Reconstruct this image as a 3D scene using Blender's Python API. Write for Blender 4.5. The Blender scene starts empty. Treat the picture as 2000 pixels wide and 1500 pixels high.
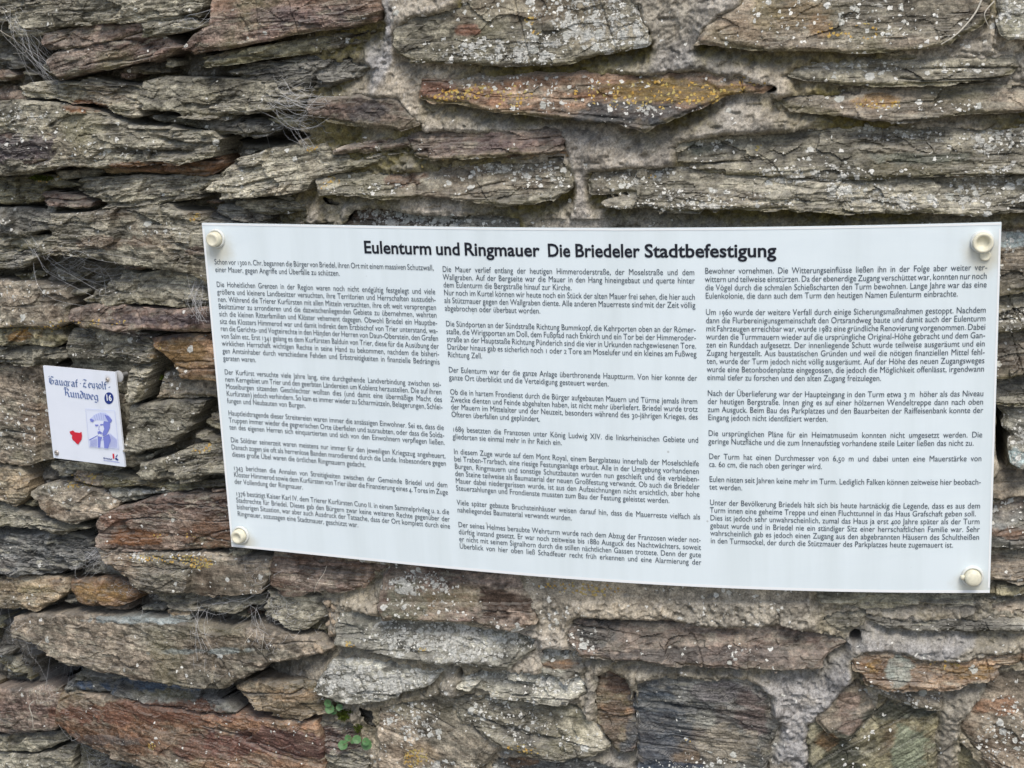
import bpy, math, random
import numpy as np
from mathutils import Matrix, Vector

# ------------------------------------------------------------------ camera
S = bpy.context.scene
COL = S.collection
CAMC = np.array([0.5231021595, -1.7097923003, 0.5204789711])
RV = np.array([0.271222032, 0.325424529, -0.009046776])
FPX = 2971.588


def rodr(r):
    t = np.linalg.norm(r) + 1e-12
    k = r / t
    K = np.array([[0, -k[2], k[1]], [k[2], 0, -k[0]], [-k[1], k[0], 0]])
    return np.eye(3) + math.sin(t) * K + (1 - math.cos(t)) * K @ K


RM = rodr(RV) @ np.array([[1, 0, 0], [0, 0, -1], [0, 1, 0]], float)
right, down, fwd = RM
cam_d = bpy.data.cameras.new("camera")
cam = bpy.data.objects.new("camera", cam_d)
COL.objects.link(cam)
cam.matrix_world = Matrix(((right[0], -down[0], -fwd[0], CAMC[0]),
                           (right[1], -down[1], -fwd[1], CAMC[1]),
                           (right[2], -down[2], -fwd[2], CAMC[2]),
                           (0, 0, 0, 1)))
cam_d.sensor_width = 36.0
cam_d.lens = FPX / 2000.0 * 36.0
cam_d.clip_start = 0.05
cam_d.clip_end = 400.0
S.camera = cam

# ------------------------------------------------------------------ light
SUN_EL, SUN_AZ = math.radians(58), math.radians(32)   # azimuth: from -Y (in front of the wall) towards +X
W = bpy.data.worlds.new("World")
S.world = W
W.use_nodes = True
wn = W.node_tree
bg = wn.nodes["Background"]
sky = wn.nodes.new("ShaderNodeTexSky")
sky.sky_type = 'NISHITA'
sky.sun_disc = False
sky.sun_elevation = SUN_EL
sky.sun_rotation = math.pi - SUN_AZ
sky.air_density = 1.0
sky.dust_density = 2.5
wn.links.new(sky.outputs[0], bg.inputs[0])
bg.inputs[1].default_value = 0.105
sl = bpy.data.lights.new("sun", 'SUN')
sl.energy = 1.5
sl.angle = math.radians(22)
sl.color = (1.0, 0.97, 0.93)
so = bpy.data.objects.new("sun", sl)
COL.objects.link(so)
sd = Vector((math.sin(SUN_AZ) * math.cos(SUN_EL), -math.cos(SUN_AZ) * math.cos(SUN_EL), math.sin(SUN_EL)))
so.rotation_euler = sd.to_track_quat('Z', 'Y').to_euler()
so.location = sd * 6
S.view_settings.view_transform = 'Standard'
S.view_settings.look = 'None'
S.view_settings.gamma = 1.0
S.view_settings.use_curve_mapping = False
S.view_settings.exposure = 0.72

# ------------------------------------------------------------------ noise
RNG = np.random.RandomState(11)
LAT = RNG.rand(512, 512).astype(np.float32)


def vn(x, y, s=0):
    """value noise 0..1"""
    x = x + 17.31 * s + 200.0
    y = y + 29.73 * s + 200.0
    xi = np.floor(x)
    yi = np.floor(y)
    fx = (x - xi).astype(np.float32)
    fy = (y - yi).astype(np.float32)
    fx = fx * fx * (3 - 2 * fx)
    fy = fy * fy * (3 - 2 * fy)
    xi = xi.astype(np.int64) & 511
    yi = yi.astype(np.int64) & 511
    x1 = (xi + 1) & 511
    y1 = (yi + 1) & 511
    return (LAT[yi, xi] * (1 - fx) + LAT[yi, x1] * fx) * (1 - fy) + (LAT[y1, xi] * (1 - fx) + LAT[y1, x1] * fx) * fy


def fbm(x, y, s=0, o=4):
    """-1..1"""
    r = 0
    a = 0.5
    for i in range(o):
        r = r + a * (vn(x, y, s + i * 3.1) * 2 - 1)
        x = x * 2.03 + 5.1
        y = y * 2.03 + 9.7
        a *= 0.5
    return r * 1.25


def facets(x, y, s):
    """broken faces: Voronoi cells, each with its own offset and tilt; returns height in cell units and a crease mask"""
    xi, yi = np.floor(x), np.floor(y)
    best = np.full(x.shape, 9.0, np.float32)
    sec = np.full(x.shape, 9.0, np.float32)
    h = np.zeros(x.shape, np.float32)
    for dy in (-1, 0, 1):
        for dx in (-1, 0, 1):
            cx, cy = xi + dx, yi + dy
            ia, ib = (cx.astype(np.int64) + int(s * 17)) & 511, (cy.astype(np.int64) + int(s * 29)) & 511
            r1, r2, r3, r4, r5 = LAT[ia, ib], LAT[ib, ia], LAT[(ia + 91) & 511, ib], LAT[ia, (ib + 57) & 511], LAT[(ib + 33) & 511, (ia + 71) & 511]
            px_, py_ = cx + r1, cy + r2
            d = (x - px_) ** 2 + (y - py_) ** 2
            hh = (r3 - .5) + (x - px_) * (r4 - .5) * 1.6 + (y - py_) * (r5 - .5) * 1.6
            cl = d < best
            sec = np.where(cl, best, np.minimum(sec, d))
            h = np.where(cl, hh, h)
            best = np.where(cl, d, best)
    return h, np.sqrt(sec) - np.sqrt(best)


def hash1(k, s):
    return LAT[(k.astype(np.int64) * 7 + int(s * 13) + 1000) & 511, (k.astype(np.int64) * 3 + int(s * 31)) & 511]


def sstep(a, b, x):
    t = np.clip((x - a) / (b - a), 0, 1)
    return t * t * (3 - 2 * t)


# ------------------------------------------------------------------ wall surface
def wally(x):
    return 0.04 + 0.02 * x + 0.15 * x * x


def unproj(px, py, off=0.0):
    d = RM.T @ np.array([(px - 1000) / FPX, (py - 750) / FPX, 1.0])
    t = 1.6
    for _ in range(25):
        P = CAMC + t * d
        f = P[1] - (wally(P[0]) - off)
        t -= f / (d[1] - (0.02 + 0.3 * P[0]) * d[0])
    P = CAMC + t * d
    return P


def wpt(px, py):
    P = unproj(px, py, 0.012)
    return (P[0], P[2])


def onwall(x, z, h):
    """point h metres in front of the wall's reference surface"""
    n = np.array([0.02 + 0.3 * x, -1.0])
    n = n / np.linalg.norm(n)
    return Vector((x + n[0] * h, wally(x) + n[1] * h, z))


def project(P):
    X = RM @ (np.asarray(P) - CAMC)
    return 1000 + FPX * X[0] / X[2], 750 + FPX * X[1] / X[2]


# ------------------------------------------------------------------ materials
class NT:
    def __init__(self, name):
        self.m = bpy.data.materials.new(name)
        self.m.use_nodes = True
        self.t = self.m.node_tree
        self.b = self.t.nodes["Principled BSDF"]

    def n(self, kind, **kw):
        x = self.t.nodes.new(kind)
        for k, v in kw.items():
            setattr(x, k, v)
        return x

    def l(self, a, b):
        self.t.links.new(a, b)

    def attr(self, name):
        a = self.n("ShaderNodeAttribute")
        a.attribute_name = name
        return a

    def noise(self, scale, vec=None, detail=4.0, rough=0.6, dist=0.0):
        x = self.n("ShaderNodeTexNoise")
        x.inputs["Scale"].default_value = scale
        x.inputs["Detail"].default_value = detail
        x.inputs["Roughness"].default_value = rough
        x.inputs["Distortion"].default_value = dist
        if vec:
            self.l(vec, x.inputs["Vector"])
        return x.outputs["Fac"]

    def mapr(self, f, a, b, c, d, smooth=False):
        x = self.n("ShaderNodeMapRange")
        if smooth:
            x.interpolation_type = 'SMOOTHSTEP'
        self.l(f, x.inputs[0])
        for i, v in enumerate((a, b, c, d)):
            x.inputs[i + 1].default_value = v
        return x.outputs[0]

    def math(self, op, a, b=None, c=None):
        x = self.n("ShaderNodeMath", operation=op)
        for i, v in enumerate((a, b, c)):
            if v is None:
                continue
            if isinstance(v, (int, float)):
                x.inputs[i].default_value = v
            else:
                self.l(v, x.inputs[i])
        return x.outputs[0]

    def mix(self, fac, a, b, mode='MIX'):
        x = self.n("ShaderNodeMix", data_type='RGBA', blend_type=mode)
        for inp, v in ((x.inputs[0], fac), (x.inputs[6], a), (x.inputs[7], b)):
            if isinstance(v, (int, float)):
                inp.default_value = v
            elif isinstance(v, tuple):
                inp.default_value = (*v, 1) if len(v) == 3 else v
            else:
                self.l(v, inp)
        return x.outputs[2]

    def mapping(self, scale):
        tc = self.n("ShaderNodeTexCoord")
        mp = self.n("ShaderNodeMapping")
        mp.inputs["Scale"].default_value = scale
        self.l(tc.outputs["Object"], mp.inputs["Vector"])
        return mp.outputs[0]

    def bump(self, h, strength=0.5, dist=0.001, normal=None):
        x = self.n("ShaderNodeBump")
        x.inputs["Strength"].default_value = strength
        x.inputs["Distance"].default_value = dist
        self.l(h, x.inputs["Height"])
        if normal:
            self.l(normal, x.inputs["Normal"])
        return x.outputs[0]


def rock_material(name, mortar=False):
    M = NT(name)
    col = M.attr("tone").outputs["Color"]
    msk = M.n("ShaderNodeSeparateColor")
    M.l(M.attr("growth").outputs["Color"], msk.inputs[0])
    lich, yel, dust = msk.outputs[0], msk.outputs[1], msk.outputs[2]
    tc = M.n("ShaderNodeTexCoord").outputs["Object"]
    fine = M.noise(420 if mortar else 400, tc, 5, 0.75)
    streak = M.noise(1.0, M.mapping((60, 60, 900)), 4, 0.65, 0.3)
    v = M.mapr(fine, 0.32, 0.68, 0.42, 1.55)
    c = M.mix(1.0, col, v, 'MULTIPLY')
    if not mortar:
        c = M.mix(M.mapr(dust, .55, .95, .22, 1.0), c, M.mapr(streak, 0.34, 0.66, 0.55, 1.42), 'MULTIPLY')
    # dust lying on the little ledges that face upwards
    geo = M.n("ShaderNodeNewGeometry")
    sx = M.n("ShaderNodeSeparateXYZ")
    M.l(geo.outputs["Normal"], sx.inputs[0])
    up = M.mapr(sx.outputs[2], 0.25, 0.9, 0.0, 0.5)
    dn = M.mapr(M.noise(150, tc, 3, 0.6), 0.35, 0.65, 0.35, 1.0)
    c = M.mix(M.math('MULTIPLY', M.math('MULTIPLY', up, dn), dust), c, (0.36, 0.345, 0.31))
    # crustose lichen: round pale thalli of several sizes
    h = M.math('MULTIPLY', fine, 0.4)
    nz = M.n("ShaderNodeTexNoise")
    nz.inputs["Scale"].default_value = 260
    nz.inputs["Detail"].default_value = 2
    M.l(tc, nz.inputs["Vector"])
    off = M.n("ShaderNodeVectorMath", operation='SCALE')
    M.l(nz.outputs["Color"], off.inputs[0])
    off.inputs["Scale"].default_value = 0.006
    vec = M.n("ShaderNodeVectorMath", operation='ADD')
    M.l(tc, vec.inputs[0])
    M.l(off.outputs[0], vec.inputs[1])
    for sc, rad, colr, ch in ((62, 0.40, (0.56, 0.555, 0.50), 0), (120, 0.44, (0.70, 0.685, 0.62), 1), (230, 0.48, (0.80, 0.78, 0.70), 2)):
        vo = M.n("ShaderNodeTexVoronoi")
        vo.inputs["Scale"].default_value = sc
        M.l(vec.outputs[0], vo.inputs["Vector"])
        sp = M.n("ShaderNodeSeparateColor")
        M.l(vo.outputs["Color"], sp.inputs[0])
        pick = M.math('LESS_THAN', sp.outputs[0], lich)
        r = M.math('MULTIPLY', M.mapr(sp.outputs[1], 0, 1, 0.45, 1.0), rad)
        inside = M.math('SUBTRACT', r, vo.outputs["Distance"])
        spot = M.math('MULTIPLY', M.mapr(inside, -0.02, 0.05, 0, 1, True), pick)
        ring = M.mapr(vo.outputs["Distance"], 0.0, 0.3, 0.78, 1.05)
        lc = M.mix(1.0, colr, ring, 'MULTIPLY')
        lc = M.mix(M.mapr(sp.outputs[2], 0.4, 1.0, 0, 0.6), lc, (0.40, 0.40, 0.34))
        lc = M.mix(0.5, lc, M.mapr(fine, 0.3, 0.7, 0.6, 1.3), 'MULTIPLY')
        c = M.mix(M.math('MULTIPLY', spot, 0.92), c, lc)
        h = M.math('ADD', h, M.math('MULTIPLY', spot, 0.45))
    crust = M.mapr(M.math('ADD', M.noise(75, tc, 6, 0.72), M.math('MULTIPLY', lich, 0.22)), 0.66, 0.72, 0, 1, True)
    crust = M.math('MULTIPLY', crust, M.mapr(lich, 0.1, 0.4, 0, 0.75))
    cc_ = M.mix(1.0, (0.54, 0.53, 0.475), M.mapr(fine, 0.3, 0.7, 0.55, 1.35), 'MULTIPLY')
    c = M.mix(crust, c, cc_)
    h = M.math('ADD', h, M.math('MULTIPLY', crust, 0.5))
    # yellow and orange crusts
    vo = M.n("ShaderNodeTexVoronoi")
    vo.inputs["Scale"].default_value = 240
    M.l(vec.outputs[0], vo.inputs["Vector"])
    sp = M.n("ShaderNodeSeparateColor")
    M.l(vo.outputs["Color"], sp.inputs[0])
    pick = M.math('MULTIPLY', M.math('LESS_THAN', sp.outputs[0], yel), M.mapr(vo.outputs["Distance"], 0.42, 0.55, 1, 0, True))
    yc = M.mix(sp.outputs[1], (0.52, 0.30, 0.06), (0.46, 0.38, 0.14))
    c = M.mix(M.math('MULTIPLY', pick, 0.85), c, yc)
    h = M.math('ADD', h, M.math('MULTIPLY', pick, 0.4))
    M.l(c, M.b.inputs["Base Color"])
    M.b.inputs["Roughness"].default_value = 0.88
    M.b.inputs["Specular IOR Level"].default_value = 0.14
    h = M.math('ADD', h, M.math('MULTIPLY', streak, 0.0 if mortar else M.mapr(dust, .55, .95, .2, 1.0)))
    nb = M.bump(h, 1.0, 0.0016)
    M.l(nb, M.b.inputs["Normal"])
    return M.m


def simple(name, c, rough=0.6, spec=0.4, var=0.0, scale=200, metal=0.0, sss=0):
    M = NT(name)
    if var:
        tc = M.n("ShaderNodeTexCoord").outputs["Object"]
        f = M.mapr(M.noise(scale, tc, 4, 0.6), 0.3, 0.7, 1 - var, 1 + var)
        M.l(M.mix(1.0, c, f, 'MULTIPLY'), M.b.inputs["Base Color"])
    else:
        M.b.inputs["Base Color"].default_value = (*c, 1)
    M.b.inputs["Roughness"].default_value = rough
    M.b.inputs["Specular IOR Level"].default_value = spec
    M.b.inputs["Metallic"].default_value = metal
    return M.m


MAT_STONE = rock_material("slate")
MAT_MORTAR = rock_material("lime_mortar", True)


def sheet_material(name, base, stains):
    """white coated sheet, faint grime, rust-brown weep marks below the fixings"""
    M = NT(name)
    tc = M.n("ShaderNodeTexCoord").outputs["Object"]
    g = M.noise(9, tc, 5, 0.6)
    c = M.mix(M.mapr(g, 0.35, 0.75, 0.0, 0.16), base, (base[0] * 0.80, base[1] * 0.82, base[2] * 0.80))
    run = M.noise(1.0, M.mapping((26, 26, 2.2)), 4, 0.6)
    c = M.mix(M.mapr(run, 0.45, 0.75, 0.0, 0.32), c, (base[0] * 0.74, base[1] * 0.75, base[2] * 0.72))
    wipe = M.noise(1.0, M.mapping((3, 3, 14)), 5, 0.65, 1.0)
    c = M.mix(M.mapr(wipe, 0.5, 0.72, 0.0, 0.26), c, (base[0] * 0.84, base[1] * 0.86, base[2] * 0.88))
    sp = M.n("ShaderNodeTexVoronoi")
    sp.inputs["Scale"].default_value = 42
    M.l(tc, sp.inputs["Vector"])
    sc = M.n("ShaderNodeSeparateColor")
    M.l(sp.outputs["Color"], sc.inputs[0])
    fleck = M.math('MULTIPLY', M.mapr(sp.outputs["Distance"], 0.03, 0.09, 1, 0, True), M.math('LESS_THAN', sc.outputs[0], 0.16))
    c = M.mix(M.math('MULTIPLY', fleck, 0.5), c, (0.30, 0.29, 0.25))
    for (x, y, z, r, s, cc) in stains:
        cmb = M.n("ShaderNodeVectorMath", operation='DISTANCE')
        M.l(tc, cmb.inputs[0])
        cmb.inputs[1].default_value = (x, y, z)
        f = M.mapr(M.math('ADD', cmb.outputs["Value"], M.math('MULTIPLY', M.noise(60, tc, 3), r * 0.7)), r * 0.5, r * 1.4, s, 0, True)
        c = M.mix(f, c, cc)
    M.l(c, M.b.inputs["Base Color"])
    M.l(M.mapr(wipe, 0.3, 0.7, 0.28, 0.5), M.b.inputs["Roughness"])
    M.b.inputs["Specular IOR Level"].default_value = 0.35
    return M.m


# ------------------------------------------------------------------ object helpers
def tag(o, label=None, category=None, group=None, kind=None):
    if label:
        o["label"] = label
    if category:
        o["category"] = category
    if group:
        o["group"] = group
    if kind:
        o["kind"] = kind
    return o


def empty(name, loc=(0, 0, 0)):
    o = bpy.data.objects.new(name, None)
    o.location = loc
    o.empty_display_size = 0.05
    COL.objects.link(o)
    return o


def mesh_obj(name, verts, faces, mat, parent=None, smooth=False):
    me = bpy.data.meshes.new(name)
    me.from_pydata([tuple(v) for v in verts], [], faces)
    me.update()
    if smooth:
        me.polygons.foreach_set("use_smooth", [True] * len(me.polygons))
    me.materials.append(mat)
    o = bpy.data.objects.new(name, me)
    COL.objects.link(o)
    if parent:
        o.parent = parent
        o.matrix_parent_inverse = parent_inv(parent)
    return o


def parent_inv(p):
    m = Matrix.Translation(p.location) @ p.rotation_euler.to_matrix().to_4x4()
    return m.inverted()


def np_mesh(name, V, F, mat, parent=None, tone=None, growth=None, smooth=True):
    me = bpy.data.meshes.new(name)
    nv, nf = len(V), len(F)
    me.vertices.add(nv)
    me.vertices.foreach_set("co", V.astype(np.float32).ravel())
    me.loops.add(nf * 4)
    me.loops.foreach_set("vertex_index", F.astype(np.int32).ravel())
    me.polygons.add(nf)
    me.polygons.foreach_set("loop_start", np.arange(0, nf * 4, 4, dtype=np.int32))
    me.polygons.foreach_set("loop_total", np.full(nf, 4, dtype=np.int32))
    me.polygons.foreach_set("use_smooth", np.full(nf, smooth))
    me.update(calc_edges=True)
    for nm, A in (("tone", tone), ("growth", growth)):
        if A is not None:
            at = me.attributes.new(nm, 'FLOAT_COLOR', 'POINT')
            B = np.ones((nv, 4), np.float32)
            B[:, :3] = A
            at.data.foreach_set("color", B.ravel())
    me.materials.append(mat)
    o = bpy.data.objects.new(name, me)
    COL.objects.link(o)
    if parent:
        o.parent = parent
    return o


# ------------------------------------------------------------------ the stones, traced from the wall
PAL = {
    'g': ((0.150, 0.139, 0.112), (0.240, 0.226, 0.190)),
    'd': ((0.070, 0.068, 0.064), (0.150, 0.145, 0.135)),
    'p': ((0.120, 0.082, 0.072), (0.190, 0.150, 0.130)),
    'r': ((0.175, 0.092, 0.055), (0.150, 0.120, 0.095)),
    'R': ((0.200, 0.118, 0.066), (0.170, 0.110, 0.070)),
    'o': ((0.135, 0.122, 0.075), (0.205, 0.190, 0.130)),
    't': ((0.250, 0.195, 0.135), (0.180, 0.155, 0.115)),
    'l': ((0.200, 0.198, 0.180), (0.310, 0.305, 0.280)),
    'b': ((0.082, 0.086, 0.094), (0.158, 0.160, 0.160)),
    'k': ((0.215, 0.178, 0.145), (0.150, 0.135, 0.112)),
}
# (polygon in photo pixels, palette, protrusion m, strata slope deg (down to the right), lamination 0..1, lichen 0..1, rust 0..1)
ST = [
 ([(-90,-60),(400,-60),(412,15),(400,30),(330,42),(285,40),(200,50),(130,58),(88,75),(45,70),(25,48),(-90,50)],'g',.030,-6,1,.06,.1),
 ([(92,62),(140,52),(200,47),(285,42),(300,60),(270,72),(200,87),(150,99),(112,95)],'p',.026,-8,.4,.02,.4),
 ([(125,102),(180,90),(285,64),(330,72),(372,88),(345,107),(250,130),(180,142),(140,150),(122,140),(112,118)],'p',.030,-12,.4,.02,.15),
 ([(290,42),(340,32),(400,32),(408,52),(370,62),(330,74),(298,68)],'g',.034,-10,.6,.05,.3),
 ([(422,-60),(735,-60),(757,18),(748,40),(700,54),(600,66),(500,86),(400,106),(375,96),(395,62),(428,45),(428,10)],'p',.034,-8,.35,.02,.6),
 ([(400,110),(500,90),(600,70),(700,58),(752,44),(742,58),(705,80),(650,94),(580,107),(480,122),(430,132),(402,130)],'o',.020,-8,1,.10,0),
 ([(430,135),(480,124),(560,112),(640,109),(715,110),(734,122),(718,140),(670,160),(620,176),(560,176),(500,156),(440,150)],'d',.016,-5,.9,.08,0),
 ([(283,190),(286,162),(330,153),(420,150),(520,160),(600,167),(622,185),(592,205),(530,220),(450,230),(380,224),(300,213)],'g',.026,2,.9,.12,.1),
 ([(50,168),(90,160),(125,160),(180,150),(240,155),(284,170),(282,200),(290,224),(262,230),(215,212),(160,202),(120,187),(60,180)],'g',.022,8,.9,.10,.35),
 ([(-90,200),(0,200),(60,190),(130,200),(200,216),(260,233),(330,240),(420,256),(442,270),(430,302),(370,312),(250,317),(190,322),(100,332),(0,336),(-90,340)],'g',.034,0,.8,.14,.15),
 ([(-90,240),(0,240),(70,238),(150,265),(155,300),(90,318),(0,325),(-90,325)],'p',.036,3,.3,.14,.2),
 ([(300,226),(370,228),(470,231),(530,235),(552,262),(510,268),(430,264),(330,242)],'d',.012,4,.9,.06,0),
 ([(190,326),(300,317),(430,306),(432,328),(400,345),(330,345),(250,342),(200,338)],'r',.010,-3,.5,.03,.9),
 ([(160,348),(260,340),(350,342),(432,334),(436,350),(405,367),(360,378),(300,392),(222,396),(190,382),(162,368)],'g',.014,-6,.9,.06,0),
 ([(408,370),(438,345),(455,315),(500,300),(560,288),(640,280),(652,300),(700,305),(742,315),(700,332),(650,347),(625,352),(612,370),(580,383),(500,382),(450,380)],'g',.028,-10,.9,.10,.25),
 ([(645,292),(690,275),(740,263),(800,262),(808,284),(780,290),(720,296),(660,303)],'p',.022,-6,.4,.02,.3),
 ([(650,304),(700,300),(790,292),(806,296),(742,318),(682,324),(655,318)],'g',.018,-8,.8,.03,0),
 ([(90,378),(130,378),(200,393),(182,403),(110,399)],'p',.016,6,.8,.05,.2),
 ([(208,405),(230,387),(300,374),(378,370),(392,386),(330,398),(250,405)],'g',.018,-5,.8,.08,0),
 ([(-90,342),(90,344),(162,368),(90,376),(80,398),(-90,402)],'o',.008,4,.5,.05,0),
 ([(-90,405),(104,405),(112,440),(60,462),(-90,455)],'d',.014,5,.8,.08,0),
 ([(-90,462),(60,466),(98,470),(80,486),(40,492),(-90,500)],'g',.006,2,.9,.12,0),
 ([(465,397),(520,387),(600,398),(592,410),(530,420),(480,410)],'g',.012,4,.8,.10,0),
 ([(400,418),(440,405),(510,412),(520,430),(520,450),(400,450)],'d',.008,6,.8,.04,.1),
 ([(102,412),(210,406),(330,401),(400,414),(402,432),(460,440),(470,560),(410,545),(370,527),(290,520),(240,508),(160,498),(90,492),(82,486),(100,470),(118,450)],'g',.028,5,.8,.12,.3),
 ([(-90,505),(50,490),(80,488),(76,505),(50,522),(-90,530)],'d',.012,-4,.9,.05,0),
 ([(-90,540),(0,548),(60,548),(120,556),(142,590),(146,625),(112,640),(50,634),(-90,632)],'k',.018,4,.3,.14,.2),
 ([(-90,636),(60,636),(122,640),(136,662),(110,678),(50,676),(-90,670)],'o',.018,3,.6,.10,.5),
 ([(-90,672),(60,680),(122,681),(132,700),(100,714),(30,712),(-90,700)],'g',.014,2,.8,.08,0),
 ([(165,585),(200,560),(230,532),(300,530),(370,535),(480,545),(480,590),(380,601),(320,596),(230,592)],'g',.014,4,.7,.05,0),
 ([(150,608),(175,594),(240,594),(320,599),(380,603),(480,598),(480,640),(330,640),(250,643),(180,635),(155,622)],'p',.026,3,.12,.04,.1),
 ([(130,680),(140,642),(180,641),(260,646),(298,662),(303,700),(292,745),(284,778),(264,784),(232,772),(180,760),(130,720)],'g',.012,5,1,.14,.05),
 ([(296,660),(350,656),(480,650),(480,745),(422,742),(395,738),(370,736),(352,716),(330,700),(308,680)],'R',.022,6,.2,.02,.7),
 ([(225,790),(275,790),(350,782),(395,785),(392,812),(370,842),(330,870),(280,882),(245,882),(225,850)],'g',.014,2,.9,.05,0),
 ([(300,735),(350,722),(372,740),(425,745),(430,790),(400,784),(350,780),(296,780)],'k',-.004,5,.3,.03,0),
 ([(-90,716),(0,714),(86,716),(130,722),(240,775),(245,890),(180,905),(110,900),(60,908),(-90,895)],'k',.008,10,.25,.16,.25),
 ([(-90,905),(40,912),(62,938),(60,970),(38,988),(10,976),(-90,970)],'t',.018,8,.4,.10,.2),
 ([(68,962),(90,946),(130,944),(190,960),(237,980),(228,1000),(190,1014),(160,1019),(115,1010),(92,990)],'k',.024,6,.4,.14,.3),
 ([(-90,985),(0,982),(40,994),(110,1016),(165,1022),(182,1030),(130,1042),(70,1030),(-90,1012)],'g',.020,10,.6,.05,.1),
 ([(-90,1018),(60,1036),(140,1044),(175,1057),(178,1087),(160,1112),(90,1122),(-90,1118)],'b',.010,6,.8,.05,.15),
 ([(-90,1128),(60,1125),(130,1130),(146,1150),(120,1170),(85,1191),(50,1186),(-90,1165)],'t',.024,5,.5,.08,.4),
 ([(138,1131),(200,1129),(260,1140),(274,1170),(240,1184),(200,1181),(165,1170),(145,1152)],'R',.018,6,.15,.03,.8),
 ([(178,1090),(220,1096),(256,1120),(264,1138),(200,1130),(150,1128)],'d',.004,10,.6,.12,0),
 ([(200,1006),(230,990),(320,966),(520,955),(520,1068),(390,1072),(300,1071),(225,1073),(203,1060)],'p',.022,3,.45,.04,.6),
 ([(203,1066),(260,1076),(400,1074),(455,1080),(540,1085),(540,1120),(518,1150),(470,1159),(405,1161),(380,1151),(310,1151),(270,1129),(225,1100)],'k',.026,5,.40,.12,.35),
 ([(535,1070),(640,1085),(770,1090),(770,1115),(738,1120),(718,1145),(655,1156),(560,1153),(530,1140)],'p',.018,5,.35,.05,.5),
 ([(275,900),(330,886),(370,870),(420,868),(500,890),(500,925),(420,927),(360,937),(310,942),(275,936),(285,915)],'g',.018,-6,.8,.08,.1),
 ([(200,925),(280,939),(360,945),(500,935),(500,960),(380,962),(300,957),(205,950)],'o',.008,2,.9,.04,.2),
 ([(110,908),(180,912),(245,892),(290,890),(272,920),(200,925),(130,922)],'g',.006,3,.8,.04,0),
 ([(205,955),(300,960),(345,962),(300,972),(240,984),(215,975)],'l',.006,2,.5,.16,0),
 ([(300,1155),(370,1153),(400,1166),(500,1166),(522,1180),(460,1196),(400,1191),(340,1186)],'g',.012,4,.8,.05,0),
 ([(525,1157),(600,1160),(640,1172),(638,1200),(600,1226),(560,1221),(525,1196)],'g',.016,8,.9,.05,0),
 ([(43,1222),(47,1200),(110,1190),(200,1196),(362,1208),(440,1222),(560,1228),(625,1240),(652,1260),(600,1281),(540,1291),(500,1316),(440,1331),(390,1331),(330,1320),(270,1311),(190,1290),(140,1280),(90,1250),(55,1236)],'k',.034,9,.22,.04,.1),
 ([(335,1192),(370,1190),(376,1204),(340,1206)],'t',.020,0,.2,.0,.2),
 ([(-90,1345),(60,1343),(125,1338),(129,1370),(126,1402),(118,1426),(60,1430),(-90,1418)],'p',.020,6,.15,.06,.3),
 ([(-90,1428),(60,1433),(125,1432),(132,1450),(60,1469),(-90,1465)],'g',.014,4,.8,.06,0),
 ([(150,1322),(170,1303),(240,1316),(330,1333),(418,1338),(430,1362),(470,1386),(400,1388),(300,1366),(220,1352),(150,1345),(135,1342)],'b',.022,10,.8,.04,0),
 ([(128,1405),(130,1350),(150,1347),(220,1354),(300,1368),(400,1389),(480,1390),(580,1402),(625,1402),(640,1450),(650,1560),(380,1560),(330,1492),(230,1461),(160,1426)],'r',.032,17,.35,.08,.9),
 ([(612,1402),(692,1398),(712,1440),(722,1470),(730,1560),(630,1560),(625,1470)],'g',.022,12,1,.05,.05),
 ([(470,1342),(490,1326),(560,1331),(625,1331),(657,1355),(657,1386),(600,1396),(560,1393),(520,1379)],'t',.024,6,.7,.05,.3),
 ([(-90,1472),(100,1471),(142,1462),(150,1560),(-90,1560)],'g',.014,6,.7,.10,0),
 ([(152,1452),(212,1458),(300,1478),(368,1505),(372,1560),(155,1560)],'d',.010,8,.7,.12,0),
 ([(750,1165),(752,1130),(770,1080),(900,1080),(1010,1100),(1036,1160),(1056,1205),(1010,1217),(940,1206),(850,1201),(765,1196)],'p',.030,4,.12,.30,.35),
 ([(668,1220),(670,1197),(700,1192),(800,1207),(900,1212),(1000,1227),(1056,1240),(1046,1262),(1000,1293),(930,1286),(830,1276),(740,1259),(672,1246)],'l',.028,6,.3,.62,.1),
 ([(628,1335),(635,1312),(660,1286),(720,1283),(800,1292),(869,1305),(852,1326),(820,1341),(760,1359),(720,1363),(690,1359),(640,1346)],'l',.032,0,.2,.85,.1),
 ([(904,1326),(906,1310),(940,1301),(1050,1303),(1140,1310),(1146,1346),(1100,1359),(1020,1353),(950,1336)],'l',.024,4,.8,.40,0),
 ([(1055,1262),(1075,1251),(1120,1258),(1140,1275),(1143,1300),(1112,1319),(1065,1306),(1058,1285)],'l',.024,3,.5,.35,.5),
 ([(1112,1206),(1130,1196),(1200,1197),(1400,1214),(1540,1215),(1640,1240),(1652,1252),(1622,1266),(1600,1286),(1560,1291),(1450,1291),(1330,1286),(1200,1271),(1140,1263),(1116,1245)],'p',.028,3,.6,.10,.15),
 ([(1158,1360),(1160,1316),(1190,1300),(1226,1311),(1243,1345),(1240,1390),(1246,1420),(1238,1452),(1214,1456),(1190,1426),(1162,1405)],'r',.022,6,.3,.04,.4),
 ([(745,1376),(800,1362),(862,1350),(900,1400),(985,1450),(960,1480),(880,1560),(750,1560),(748,1440)],'k',.020,20,.15,.28,.4),
 ([(868,1350),(960,1352),(1060,1366),(1132,1366),(1158,1402),(1192,1446),(1150,1470),(1070,1466),(990,1449),(905,1400)],'g',.024,14,.4,.30,.1),
 ([(975,1475),(1080,1472),(1180,1478),(1215,1500),(1220,1560),(930,1560)],'b',.016,5,.6,.35,.1),
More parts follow.
